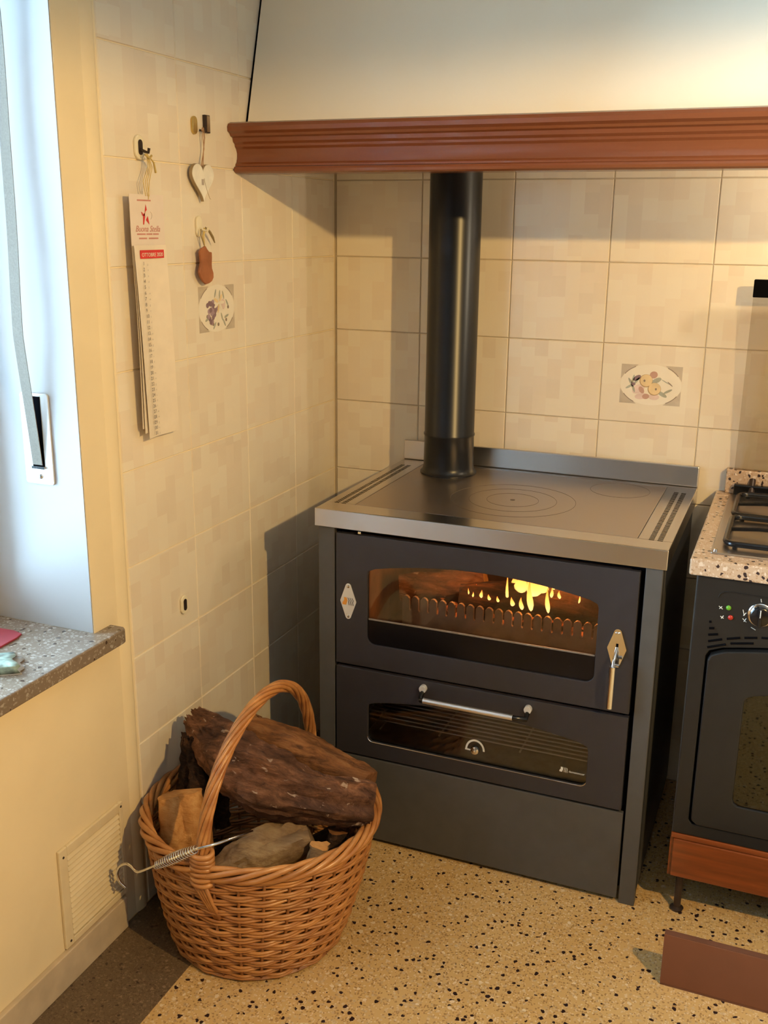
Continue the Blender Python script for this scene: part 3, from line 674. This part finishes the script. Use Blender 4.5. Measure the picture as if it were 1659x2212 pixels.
for pts in (((1553, 1309), (1561, 1316)), ((1554, 1315), (1560, 1310)), ((1556, 1331), (1563, 1336)), ((1558, 1336), (1563, 1330)), ((1644, 1294), (1645, 1301)), ((1605, 1317), (1608, 1330)), ((1606, 1330), (1612, 1324)), ((1604, 1336), (1612, 1344)), ((1607, 1343), (1612, 1336)), ((1622, 1355), (1632, 1361))):
    a, b = (at(*q, 'y', -.0003) for q in pts); mk.tube([a, b], .0008, 4)
mk.build('panel_marks', M_MARK, K)
vt = MB()
for px0_, py0_, px1_, py1_ in ((1532, 1343, 1537, 1343), (1532, 1357, 1543, 1357), (1530, 1371, 1551, 1370), (1530, 1385, 1560, 1381), (1570, 1380, 1599, 1378), (1608, 1378, 1636, 1378), (1645, 1378, 1659, 1379), (1528, 1398, 1568, 1392), (1578, 1390, 1628, 1390)):
    a, b = at(px0_, py0_, 'y', -.0002), at(px1_, py1_, 'y', -.0002); vt.tube([a, b], .0024, 6)
vt.build('panel_vents', M_BLACK, K)
dw = MB().box((kx0+.006, -.003, .108), (kx1-.006, .014, .200)); dwo = dw.build('bottom_drawer', M_COOKWOOD, K, bevel=.002)
box((kx0, -.001, .201), (kx1, .016, .2135)).build('drawer_rail', M_COOKWOOD, K, bevel=.002)
box((kx0-.001, .004, .106), (kx0+.0055, .020, .200)).build('drawer_side', M_COOKWOOD, K)
for x in (.885, 1.53):
    for y in (.035, .50): MB().lathe([(.013, 0), (.015, .006), (.008, .010), (.008, .106)], (x, y, 0), k=16).build('foot', M_DKMETAL, K, smooth=40)
# hob
hb_ = MB(); hb_.box((hx0-.012, hy0-.012, gz1), (hx1+.012, hy1+.008, gz1+.004)); ho = hb_.build('hob_plate', M_HOB, K, bevel=.002)
MB().lathe([(0, .006), (.004, .005), (.005, 0)], (hx0-.004, hy0-.004, gz1+.004), k=14).build('hob_screw', M_CHROME, K, smooth=50)
def rrect(x0, x1, y0_, y1_, r, z, n=5):
    P = []
    for cx, cy, a0 in ((x1-r, y1_-r, 0), (x0+r, y1_-r, 90), (x0+r, y0_+r, 180), (x1-r, y0_+r, 270)):
        P += [(cx+r*math.cos(math.radians(a0+90*i/n)), cy+r*math.sin(math.radians(a0+90*i/n)), z) for i in range(n+1)]
    return P
gz = gz1+.014
for gi, (ya, yb) in enumerate(((.078, .300), (.312, .520))):
    gr_ = MB(); xa, xb = .904, 1.19
    gr_.tube(rrect(xa, xb, ya, yb, .022, gz), .0065, 8, closed=True); cx_, cy_ = (xa+xb)/2, (ya+yb)/2
    for x, y, dx, dy in ((xa, cy_, 1, 0), (xb, cy_, -1, 0), (cx_, ya, 0, 1), (cx_, yb, 0, -1)): gr_.tube([(x, y, gz), (x+dx*.06, y+dy*.05, gz+.006), (x+dx*.10, y+dy*.07, gz+.007)], .0045, 6)
    for x in (xa+.02, xb-.02):
        for y in (ya, yb): gr_.tube([(x, y, gz), (x, y, gz1+.004)], .005, 6)
    gr_.build('pan_support', M_BLKGLOSS, K, smooth=50)
    bu = MB().lathe([(.052, .004), (.052, .010), (.046, .014), (.044, .018), (0, .018)], (cx_, cy_, gz1), k=32).build('burner', M_CHROME, K, smooth=40)
    MB().lathe([(.040, .018), (.041, .024), (.037, .028), (0, .029)], (cx_, cy_, gz1), k=32).build('burner_cap', M_BLKGLOSS, bu, smooth=40)
# back ledge with hinges and open smoked glass lid
box((.888, .548, gz1), (1.50, .566, gz1+.030)).build('hinge_cover', M_BLKGLOSS, K, bevel=.003)
for x in (.930, 1.25): MB().tube([(x, .545, gz1+.012), (x, .572, gz1+.04)], .008, 10).build('hinge', M_DKMETAL, K, smooth=50)
A0, A1, B0, B1 = (.884, .578, .905), (1.51, .578, .905), (1.51, .534, 1.335), (.887, .534, 1.335)
gl_ = MB(); t_ = Vector((0, .004, 0)); P = [Vector(p) for p in (A0, A1, B0, B1)]; gl_.add(P+[p+t_ for p in P], [(0, 1, 2, 3), (7, 6, 5, 4), (0, 4, 5, 1), (1, 5, 6, 2), (2, 6, 7, 3), (3, 7, 4, 0)])
lid = gl_.build('glass_lid', M_SMOKE, K, label='smoked glass lid folded up')
MB().box((.886, .526, 1.330), (1.51, .542, 1.371)).build('lid_rail', M_BLACK, lid, bevel=.002)
# loose plinth board standing on the floor in front of the cooker
pb = thing('plinth_board', (1.15, -.21, 0), 'reddish-brown plinth board standing on edge on the terrazzo in front of the cooker', 'board')
box((.882, -.224, .0045), (1.46, -.208, .120)).build('board_panel', M_BOARD, pb, bevel=.0012)
box((.8825, -.2235, 0), (1.4595, -.2085, .0044)).build('bottom_seal', M_BOARDEDGE, pb)
box((.8828, -.2232, .1201), (1.4592, -.2088, .1212)).build('top_edge', M_BOARDEDGE, pb)

# ------------------------------------------------------------------ sill, strap, vent
sl = MB(); sz = .700
sl.prism([(RX-.02, WY1), (XL-T, WY1), (XL-T, -.476), (-.196, -.476), (-.189, -.482), (-.187, -.492), (-.187, WY0-.05), (XL-T, WY0-.05), (XL-T, WY0), (RX-.02, WY0)], 'z', sz-.031, sz)
so = sl.build('window_sill', M_SILL, None, bevel=.003); so['kind'] = 'structure'
rc = box((-.545, -.93, sz), (-.325, -.640, sz+.004)); 
rb = MB(); rp = [at(0, 1357, 'z', sz+.003), at(30, 1362, 'z', sz+.003), at(47, 1369, 'z', sz+.003), at(36, 1378, 'z', sz+.003), at(0, 1398, 'z', sz+.003)]
rp = [(p.x, p.y) for p in rp]+[(-.39, -.86), (-.50, -.84), (-.50, -.62)]
ro = rb.prism(rp, 'z', sz+.0003, sz+.004).build('cloth', M_RED, bevel=.001); rebase(ro, (-.45, -.7, sz)); tag(ro, 'flat red cloth lying on the granite window sill', 'cloth')
pk = thing('foil_packet', (-.33, -.80, sz), 'torn open grey and green foil packet lying on the window sill', 'packet')
def packet(z_of, name, m, rows):
    vs = []; 
    for r in rows: vs += [Vector(p) for p in r]
    k_ = len(rows[0]); fs = [(i*k_+j, i*k_+j+1, (i+1)*k_+j+1, (i+1)*k_+j) for i in range(len(rows)-1) for j in range(k_-1)]
    o = MB().add(vs, fs).build(name, m, pk, smooth=60); s_ = o.modifiers.new('solid', 'SOLIDIFY'); s_.thickness = .0008; return o
tp, bt = [], []
for i in range(9):
    u = i/8; x = -.505+.18*u if False else None
for i in range(9):
    u = i/8                                        # along the packet, from the open mouth leftwards
    mx = 48-150*u; rt, rb_ = [], []
    for j in range(7):
        v = j/6; bul = math.sin(math.pi*v)*.018*(1-.3*u)
        zig = 6*math.sin(j*2.1+i*.7)*(1 if i == 0 else .3)
        p = at(mx-18+zig+(0 if v < .5 else 14*v), 1408+46*v+30*u*.4, 'z', sz+.002+bul*1.0); q_ = at(mx+zig, 1418+38*v+30*u*.4, 'z', sz+.0012+bul*.12)
        rt.append(p); rb_.append(q_)
    tp.append(rt); bt.append(rb_)
packet(None, 'packet_top', M_GREENFOIL, tp); packet(None, 'packet_bottom', M_FOIL, bt)
# roller-blind strap with its chrome wall plate on the reveal
yj = WY1-.002
sp = thing('blind_strap_winder', (-.325, yj, 1.0), 'chrome roller-blind strap plate with beige strap on the white window reveal', 'blind strap')
pts = rrect(-.360, -.2935, .995, 1.172, .006, 0); pts = [(p[0], p[1]) for p in pts]
wp = MB().prism(pts, 'y', yj-.004, yj).build('cover_plate', M_SILVER, sp, bevel=.001)
box((-.340, yj-.0046, 1.030), (-.312, yj-.004, 1.166)).build('strap_slot', M_BLACK, wp)
box((-.341, yj-.008, 1.026), (-.311, yj-.0041, 1.031)).build('slot_roller', M_CHROME, wp)
MB().lathe([(0, -.003), (.004, -.002), (.005, 0)], (-.3245, yj-.004, 1.010), 'y', 14).build('screw', M_CHROME, wp, smooth=50)
st = MB(); vs = []
for i in range(41):
    t = i/40; z = 1.034+t*(WZ1-.04-1.034); off = .006+.020*min(1, t*5)+.004*math.sin(t*9); w_ = .0010*math.sin(t*23)
    for x, dy in ((-.338+w_, 0), (-.3155+w_, 0), (-.3155+w_, .0014), (-.338+w_, .0014)): vs.append((x+.012*t*.6, yj-off-dy, z))
st.add(vs, [(i*4+j, i*4+(j+1) % 4, (i+1)*4+(j+1) % 4, (i+1)*4+j) for i in range(40) for j in range(4)]).build('strap', M_STRAP, sp)
# ventilation grille low on the painted wall
xv = XL-T
V = thing('wall_vent', (xv, -.585, .082), 'ivory plastic ventilation grille low on the wall left of the basket', 'vent')
vy0, vy1, vz0, vz1 = -.688, -.484, .0795, .302
f_ = MB(); f_.box((xv, vy0, vz0), (xv+.007, vy0+.024, vz1)).box((xv, vy1-.012, vz0), (xv+.007, vy1, vz1)).box((xv, vy0+.024, vz1-.022), (xv+.007, vy1-.012, vz1)).box((xv, vy0+.024, vz0), (xv+.007, vy1-.012, vz0+.014)); f_.build('vent_frame', M_VENT, V, bevel=.002)
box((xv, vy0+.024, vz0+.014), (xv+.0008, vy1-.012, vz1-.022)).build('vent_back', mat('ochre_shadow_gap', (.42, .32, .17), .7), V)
ns = 15
for i in range(ns):
    z = vz0+.017+i*(vz1-vz0-.040)/ns
    MB().prism([(xv+.001, z+.0105), (xv+.0065, z+.0030), (xv+.0065, z+.0012), (xv+.0010, z+.0075)], 'y', vy0+.0245, vy1-.0125).build('slat', M_VENT, V)
for y, z in ((vy0+.012, vz1-.018), (vy0+.014, vz0+.012), (vy1-.007, vz1-.010)): MB().lathe([(.0028, .0002), (.0025, .001), (0, .001)], (xv+.0068, y, z), 'x', 10).build('screw', M_DKMETAL, V)

# ------------------------------------------------------------------ things on the tiled wall
def oval(yc, zc, w_, h_, k=28):
    r = w_/2; P = []
    for i in range(k):
        a = 2*math.pi*i/k; P.append((yc+r*math.cos(a), zc+r*math.sin(a)+(h_/2-r)*(1 if math.sin(a) >= 0 else -1)))
    return P
def hook(name, px, py, w_, h_, m, label, inner=True, peg=True):
    p = at(px, py, 'x', XL+.006); t = thing(name, (XL, p.y, p.z-h_/2), label, 'hook')
    MB().prism(oval(p.y, p.z, w_, h_), 'x', XL, XL+.006).build('hook_base', m, t, bevel=.002)
    if inner: MB().prism(oval(p.y, p.z, w_*.45, h_*.62), 'x', XL+.0061, XL+.0072).build('hook_inset', M_DKMETAL, t)
    if peg: MB().tube([(XL+.006, p.y, p.z-.004), (XL+.016, p.y, p.z-.008), (XL+.024, p.y, p.z-.010), (XL+.026, p.y, p.z-.002)], .0028, 8).build('hook_arm', m if not inner else M_DKMETAL, t, smooth=50)
    return p
hp1 = hook('wall_hook', 303, 318, .030, .046, M_PLASTIC, 'ivory oval wall hook holding the calendar cord')
hp2 = hook('wall_hook', 422, 270, .020, .036, M_BRASS, 'brass-yellow oval wall hook above the white heart', inner=False, peg=False)
hp3 = hook('wall_hook', 432, 489, .022, .044, M_PLASTIC, 'ivory oval wall hook holding the terracotta pendant', inner=False)
MB_ = at(434, 482, 'x', XL+.0065)
hook('wall_hook', 400, 1306, .026, .044, M_PLASTIC, 'ivory oval wall hook low on the tiles with nothing on it', peg=False)
p = at(448, 268, 'x', XL+.006); ck_ = thing('wall_clip', (XL, p.y, p.z-.015), 'small dark brown metal clip stuck to the tiles beside the brass hook', 'clip')
box((XL, p.y-.010, p.z-.018), (XL+.007, p.y+.010, p.z+.018)).build('clip_body', M_DKMETAL, ck_, bevel=.001)
box((XL+.0071, p.y-.004, p.z-.016), (XL+.0085, p.y+.006, p.z+.016)).build('clip_face', mat('tan_metal', (.40, .30, .20), .3, metal=.6), ck_)
MB().tube([(XL+.0, p.y-.022, p.z-.014), (XL+.012, p.y-.022, p.z-.016), (XL+.016, p.y-.022, p.z-.008)], .0022, 8).build('clip_peg', M_DKMETAL, ck_)
# calendar
XC = -.203
CA = thing('wall_calendar', (XC, -.31, 1.06), 'tall narrow white wall calendar with red logo and red month band', 'calendar')
def cp(px, py, lift=0): return at(px, py, 'x', XC+lift)
cl, cr_ = -.369, -.257
box((XC-.0008, cl, 1.44), (XC, cr_, 1.536)).build('header_card', M_CARD, CA)
for k_, (zb, dx, yo) in enumerate(((1.082, -.0045, -.002), (1.072, -.002, .001), (1.060, .0006, .004))):
    pg = MB(); vs = []; nz_ = 30; ny = 8
    for i in range(nz_+1):
        t = i/nz_; z = 1.441+(zb-1.441)*t
        for j in range(ny+1):
            u = j/ny; y = cl+.0+(cr_-cl-.004)*u+yo*1.5*t+.014*t*t*(1.2 if k_ == 2 else .8)
            curl = .010*(abs(u-.45)*1.8)**2.2*math.sin(math.pi*min(1, .15+t*.85))-.006*(1-abs(2*u-1))*t
            vs.append((XC+dx+.0012+curl*(1 if u < .45 else .6), y, z))
    pg.add(vs, [(i*(ny+1)+j, i*(ny+1)+j+1, (i+1)*(ny+1)+j+1, (i+1)*(ny+1)+j) for i in range(nz_) for j in range(ny)])
    o = pg.build('calendar_page', M_PAPER, CA, smooth=180)
band_y0, band_y1 = cp(299, 548).y, cp(350, 548).y
rbn = box((XC+.004, band_y0, 1.416), (XC+.0046, band_y1, 1.432)).build('month_band', M_REDPRINT, CA)
text('OTTOBRE 2020', 'month_text', M_PAPER, rbn, (XC+.0049, (band_y0+band_y1)/2, 1.4195), (0, 1, 0), (0, 0, 1), .0105, 'CENTER')
text('Buona Stella', 'logo_text', M_PINKPRINT, CA, (XC+.0003, -.314, 1.4665), (0, 1, 0), (0, 0, 1), .0165, 'CENTER', shear=.35)
lg = MB()
def cpoly(pts): lg.add([cp(230+x/4.424, 240+y/4.424, .0006) for x, y in pts], [tuple(range(len(pts)))])
cpoly([(375, 888), (386, 945), (372, 960), (366, 1000), (352, 1000), (345, 985), (366, 975), (368, 940)]); cpoly([(366, 975), (370, 1010), (360, 1085), (352, 1085), (350, 1000)]); cpoly([(330, 960), (345, 972), (352, 1000), (344, 1000)]); cpoly([(395, 1003), (412, 1085), (378, 1042)])
lg.build('star_logo', M_REDPRINT, CA)
MB().tube([cp(230+(385+50*math.cos(a))/4.424, 240+(1000-50*math.sin(a))/4.424, .0005) for a in [i*.14-.7 for i in range(12)]], .0003, 4).build('logo_arc', M_INK2, CA)
wd = MB()
for z, segs in ((1.5235, ((-.345, -.300),)), (1.4605, ((-.350, -.322), (-.319, -.300), (-.297, -.278))), (1.4525, ((-.344, -.318), (-.312, -.280)))):
    for a, b in segs: wd.box((XC+.0001, a, z), (XC+.0003, b, z+.0028))
wd.build('small_print', M_PINKPRINT, CA)
dg_ = 'gvsdlmm'
days = '\n'.join('%d' % d for d in range(1, 32)); lets = '\n'.join(dg_[(d-1) % 7] for d in range(1, 32))
def on_page(y, t): return XC+.0023
for body, yy, sz_, m in ((days, -.343, .0098, M_INK), (lets, -.329, .0060, M_INK2)):
    o = text(body, 'day_numbers' if m is M_INK else 'day_letters', m, CA, (XC+.0052, yy, 1.4035), (0, 1, 0), (0, 0, 1), sz_, line=.01125/sz_, depth=.00005)
    for v in o.data.vertices:                       # lay the print on the curved page
        t = (1.441-(v.co.z+CA.location.z))/.381; v.co.y += .010*t*t+.004*t
# cord from the hook to the calendar
cord = MB(); hz_ = hp1.z-.016
for k_, dy in enumerate((-.004, .002, .007, .013)):
    cord.tube([(XL+.020, hp1.y+dy*.2, hz_+.004), (XL+.024, hp1.y+dy*.8, hz_-.02), (XC+.001, -.318+dy*1.2, 1.560), (XC+.001, -.312+dy*(1 if k_ < 3 else .3), 1.533-(k_ == 3)*.006)], .0009, 5)
cord.tube([(XL+.022, hp1.y-.009, hz_+.002), (XL+.026, hp1.y, hz_-.004), (XL+.024, hp1.y+.010, hz_+.001)], .0022, 6)
cord.tube([(XL+.025, hp1.y+.003, hz_-.003), (XL+.027, hp1.y+.012, hz_-.012), (XL+.025, hp1.y+.020, hz_-.030)], lambda t: .0012+.0012*t, 6)
cord.build('hanging_cord', M_GOLD, CA, smooth=60)
# heart
XH = XL+.008
hc = at(438, 398, 'x', XH+.006); HT = thing('heart_ornament', (XH, hc.y, hc.z-.05), 'white distressed wooden heart hanging on brown twine', 'ornament')
k = 60; hpnt = []
for i in range(k):
    t = 2*math.pi*i/k; x = 16*math.sin(t)**3; z = 13*math.cos(t)-5*math.cos(2*t)-2*math.cos(3*t)-math.cos(4*t); hpnt.append((hc.y+x*.00265, hc.z+.006+(z+2)*.0025))
# slightly stretched downwards
hpnt = [(y, z if z > hc.z else hc.z-(hc.z-z)*1.12) for y, z in hpnt]
he = MB().prism(hpnt, 'x', XH, XH+.007).build('heart_edge', M_HEARTEDGE, HT)
MB().prism([(hc.y+(y-hc.y)*.985, hc.z+(z-hc.z)*.985) for y, z in hpnt], 'x', XH+.0071, XH+.0085).build('heart_face', M_HEART, HT, bevel=.0008)
ck2 = MB(); 
for a, b in zip([(0.002, .012), (.006, .0), (.012, -.012), (.018, -.022), (.022, -.028)], [(.006, .0), (.012, -.012), (.018, -.022), (.022, -.028), (.026, -.030)]): ck2.tube([(XH+.0086, hc.y+a[0], hc.z+a[1]), (XH+.0086, hc.y+b[0], hc.z+b[1])], .0006, 4)
ck2.build('crack', M_HEARTEDGE, HT)
box((XH+.0086, hc.y-.008, hc.z-.002), (XH+.0090, hc.y+.001, hc.z+.010)).build('worn_patch', M_INK2, HT)
tw = MB(); pz = at(437, 276, 'x', XL+.010)
for dy in (-.0035, .0035): tw.tube([(XL+.012, pz.y+dy*.4, pz.z), (XL+.013, pz.y+dy, pz.z-.02), (XL+.012, pz.y-dy*.2, pz.z-.042), (XH+.006, hc.y+dy, hc.z+.036)], .0010, 5)
tw.tube([(XL+.012, pz.y-.001, pz.z+.0), (XL+.012, pz.y-.006, pz.z-.006)], .0018, 5)
tw.build('twine', M_TWINE, HT)
# terracotta pendant
XP = XL+.016
pc = at(440, 575, 'x', XP); PE = thing('clay_pendant', (XP, pc.y, pc.z-.04), 'flat terracotta-brown clay pendant hanging by a ribbon above the fruit tile', 'ornament')
pp = [at(230+x/4.424, 240+y/4.424, 'x', XP) for x, y in ((938, 1288), (955, 1320), (975, 1345), (998, 1348), (1000, 1400), (998, 1460), (1000, 1500), (1014, 1545), (1016, 1590), (1000, 1625), (975, 1645), (945, 1655), (920, 1630), (895, 1585), (880, 1540), (888, 1500), (898, 1450), (894, 1400), (885, 1345), (905, 1310), (925, 1300))]
MB().prism([(q.y, q.z) for q in pp], 'x', XP-.003, XP+.003).build('clay_body', M_TERRA, PE, bevel=.0015)
def pq(x, y, l=0): return at(230+x/4.424, 240+y/4.424, 'x', XP+l)
MB().tube([pq(940, 1120), pq(925, 1200), pq(938, 1290, .001)], lambda t: .0035-.002*t, 6).build('ribbon', M_GOLD, PE)
MB().tube([pq(945, 1110, .002), pq(985, 1150, .004), pq(1015, 1205, .003), pq(1035, 1258, .001)], lambda t: .0012+.0020*math.sin(math.pi*t), 6).build('ribbon_tail', M_RIBBON, PE)
MB().tube([pq(905, 1125, .001), pq(900, 1180), pq(935, 1285, .001)], .0014, 6).build('ribbon_loop', M_RIBBON, PE)

# ------------------------------------------------------------------ basket
BX, BY, RB, RT, HB = .040, -.374, .182, .243, .264
BA = thing('wicker_basket', (BX, BY, 0), 'round varnished wicker log basket with arched handle, filled with firewood', 'basket')
def cen(z): return Vector((BX-.006*z/HB, BY+.034*z/HB, z))
def rad(z): t = z/HB; return RB+(RT-RB)*(t*1.05+.16*math.sin(math.pi*t)*.6) if z > 0 else RB
NS = 30; amp = .0040
rows = 39; rod = .0035; SEGS = NS*5
for i in range(rows):
    z = .010+i*(HB-.022)/(rows-1); ph = ((i//2) % 2)*math.pi; c = cen(z); R = rad(z)
    path = []
    for j in range(SEGS):
        a = 2*math.pi*j/SEGS; wob = .0016*noise.noise(Vector((math.cos(a)*3, math.sin(a)*3, i*3.1)))
        rr = R+amp*math.cos(NS/2*a*1.0+ph)+wob; zz = z+.0022*noise.noise(Vector((math.cos(a)*2.2+9, math.sin(a)*2.2, i*.23)))
        path.append((c.x+rr*math.cos(a), c.y+rr*math.sin(a), zz))
    MB().tube(path, rod*random.uniform(.86, 1.08), 6, closed=True).build('weaver', M_WICKER, BA, smooth=180)
stv = []
for i in range(NS):
    a = 2*math.pi*(i+.0)/NS
    path = [(cen(z).x+rad(z)*math.cos(a), cen(z).y+rad(z)*math.sin(a), max(.004, z)) for z in [HB*q/8 for q in range(9)]]
    MB().tube(path, .0035, 6).build('stake', M_WICKERD, BA, smooth=180)
MB().lathe([(0, .004), (RB+.003, .004), (RB+.006, .008), (RB+.003, .012), (0, .012)], (BX, BY, 0), k=48).build('basket_bottom', M_WICKERD, BA)
# rolled rim
ct = cen(HB)
for s_ in range(5):
    path = []; n = 200
    for j in range(n):
        a = 2*math.pi*j/n; w_ = a*6+s_*2*math.pi/5; rr = RT+.003+.0095*math.cos(w_); path.append((ct.x+rr*math.cos(a), ct.y+rr*math.sin(a), HB+.004+.0125*math.sin(w_)))
    MB().tube(path, .0060, 6, closed=True).build('rim_strand', M_WICKER, BA, smooth=180)
# handle
HA = Vector((.030, 0, 0)); hy0_, hy1_ = ct.y-RT+.002, ct.y+RT-.006; hxn, hxf = .036, .036
def hpath(t):                                    # t 0..1, near foot to far foot
    a = math.pi*t; yc = (hy0_+hy1_)/2; hw = (hy1_-hy0_)/2
    return Vector((hxn+(hxf-hxn)*t+.012*math.sin(a), yc-hw*math.cos(a)*(1+.02*math.sin(2*a)), HB+.010+.262*math.sin(a)**.92 if math.sin(a) > 0 else HB+.010))
hs = MB(); n = 90; core = [hpath(i/n) for i in range(n+1)]
hnd = MB().tube(core, .0085, 8).build('handle', M_WICKERD, BA, smooth=180)
for s_ in range(7):
    path = []
    for i in range(n+1):
        t = i/n; p = hpath(t); tg = (hpath(min(1, t+.01))-hpath(max(0, t-.01))).normalized(); u = Vector((1, 0, 0)); v = tg.cross(u).normalized(); w_ = t*15+s_*2*math.pi/7
        path.append(p+(u*math.cos(w_)+v*math.sin(w_))*.0095)
    MB().tube(path, .0047, 6).build('handle_strand', M_WICKER, hnd, smooth=180)
for t0, sy in ((0, -1), (1, 1)):                 # wrapped feet and tails woven into the wall
    for k_ in range(7):
        z = HB-.020+k_*.0105; path = []
        for j in range(20):
            a = 2*math.pi*j/20; path.append((hpath(t0).x+.0215*math.cos(a), hpath(t0).y+.0165*math.sin(a)+(sy*.002), z+.002*math.sin(a+k_)))
        MB().tube(path, .0056, 6, closed=True).build('handle_wrap', M_WICKER, hnd, smooth=180)
    for dx in (-.012, -.004, .004, .012):
        zs = [HB-.02, HB-.05, HB-.075, HB-.10]
        path = [(hpath(t0).x+dx*(1-.2*i)+.012*i*(1 if sy < 0 else 0)*.8, cen(z).y+sy*(rad(z)+.010-.0035*i), z) for i, z in enumerate(zs)]
        MB().tube(path, .0046, 6).build('handle_tail', M_WICKER, hnd, smooth=180)

# ------------------------------------------------------------------ firewood in the basket
GRP = 'firewood logs in the basket'
def flog(pts, rad_, mats, label, **k):
    path = [at(px, py, 'y', y) for px, py, y in pts]
    o = log_mesh(path, rad_, **k).build('firewood_log', mats, None, smooth=70); free(o, label, 'log', GRP); return o
A = flog([(798, 1738, -.30), (700, 1728, -.35), (600, 1700, -.37), (520, 1650, -.35), (460, 1590, -.31), (420, 1548, -.29)], [.045, .048, .066, .062, .040, .020], [M_BARK, M_BARK2], 'thick crooked dark brown log lying across the top of the basket', amp=.30, seed=1.3, endflat=False, seg=120, k=52)
flog([(796, 1700, -.22), (720, 1664, -.21), (640, 1620, -.20), (540, 1578, -.20)], [.036, .046, .048, .038], [M_BARK2, M_BARK2], 'rust-brown log behind, sloping down to the right under the handle', amp=.22, seed=4.1, endflat=False, seg=100, k=44)
flog([(418, 1900, -.44), (408, 1790, -.44), (392, 1710, -.43)], [.040, .050, .042], [M_SPLIT, M_SPLIT], 'split orange-yellow log standing at the left edge of the basket', amp=.14, seed=2.2, flat=.35, seg=80, k=40)
flog([(440, 1790, -.36), (440, 1700, -.34), (428, 1640, -.33), (414, 1590, -.33)], [.050, .048, .034, .020], [M_BARK3, M_BARK3], 'charred black-brown log with jagged top at the left, behind the split log', amp=.40, seed=7.7, endflat=False, seg=80, k=40)
flog([(470, 1900, -.46), (560, 1850, -.44), (670, 1800, -.38)], [.036, .044, .036], [M_PALE, M_PALE], 'pale grey-brown log low at the front, below the crooked log', amp=.3, seed=3.4, seg=80, k=40)
flog([(676, 1880, -.43), (692, 1826, -.42)], [.017, .019], [M_PALE, M_SPLIT], 'small pale branch stub near the front right rim', amp=.3, seed=9, seg=20, k=16)
flog([(712, 1860, -.36), (728, 1796, -.34)], [.022, .020], [M_BARK3, M_BARK2], 'short dark brown stub at the right, under the crooked log', amp=.3, seed=6, seg=20, k=16)
flog([(360, 1800, -.33), (470, 1860, -.28), (620, 1870, -.22), (760, 1820, -.22)], [.05, .06, .06, .05], [M_BARK3, M_BARK], 'dark log at the bottom of the basket, mostly covered by the others', amp=.2, seed=12, seg=40)

# ------------------------------------------------------------------ poker
PK = thing('fire_poker', (-.19, -.57, .1), 'steel fire poker with spring coil grip, resting on the basket rim by its hook', 'poker')
def P3(px, py, y): return at(px, py, 'y', y)
hk = [P3(271, 1917, -.545), P3(259, 1905, -.548), P3(253, 1888, -.55), P3(259, 1872, -.553), P3(272, 1866, -.556), P3(284, 1872, -.56), P3(294, 1882, -.565), P3(306, 1882, -.57), P3(338, 1869, -.58)]
def smooth_path(P, n=6):
    out = []
    for i in range(len(P)-1):
        p0, p1, p2, p3 = P[max(i-1, 0)], P[i], P[i+1], P[min(i+2, len(P)-1)]
        for j in range(n): u = j/n; out.append(.5*((2*p1)+(p2-p0)*u+(2*p0-5*p1+4*p2-p3)*u*u+(3*p1-p0-3*p2+p3)*u**3))
    return out+[P[-1]]
a, b, c = P3(338, 1869, -.58), P3(424, 1834, -.600), P3(545, 1796, -.47)
MB().tube(smooth_path(hk), .0030, 8).build('hook', M_CHROME, PK, smooth=60)
MB().tube([a, b, P3(470, 1822, -.575), c], .0030, 8).build('shaft', M_CHROME, PK, smooth=60)
co = []; ax = (b-a).normalized(); u = ax.cross(Vector((0, 0, 1))).normalized(); v = ax.cross(u)
for i in range(18*12+1):
    t = i/(18*12); r = .0045+.0062*math.sin(math.pi*min(1, .12+t*.80))**.8; w_ = t*18*2*math.pi; co.append(a.lerp(b, t)+(u*math.cos(w_)+v*math.sin(w_))*r)
MB().tube(co, .0014, 5).build('coil_grip', M_CHROME, PK, smooth=180)
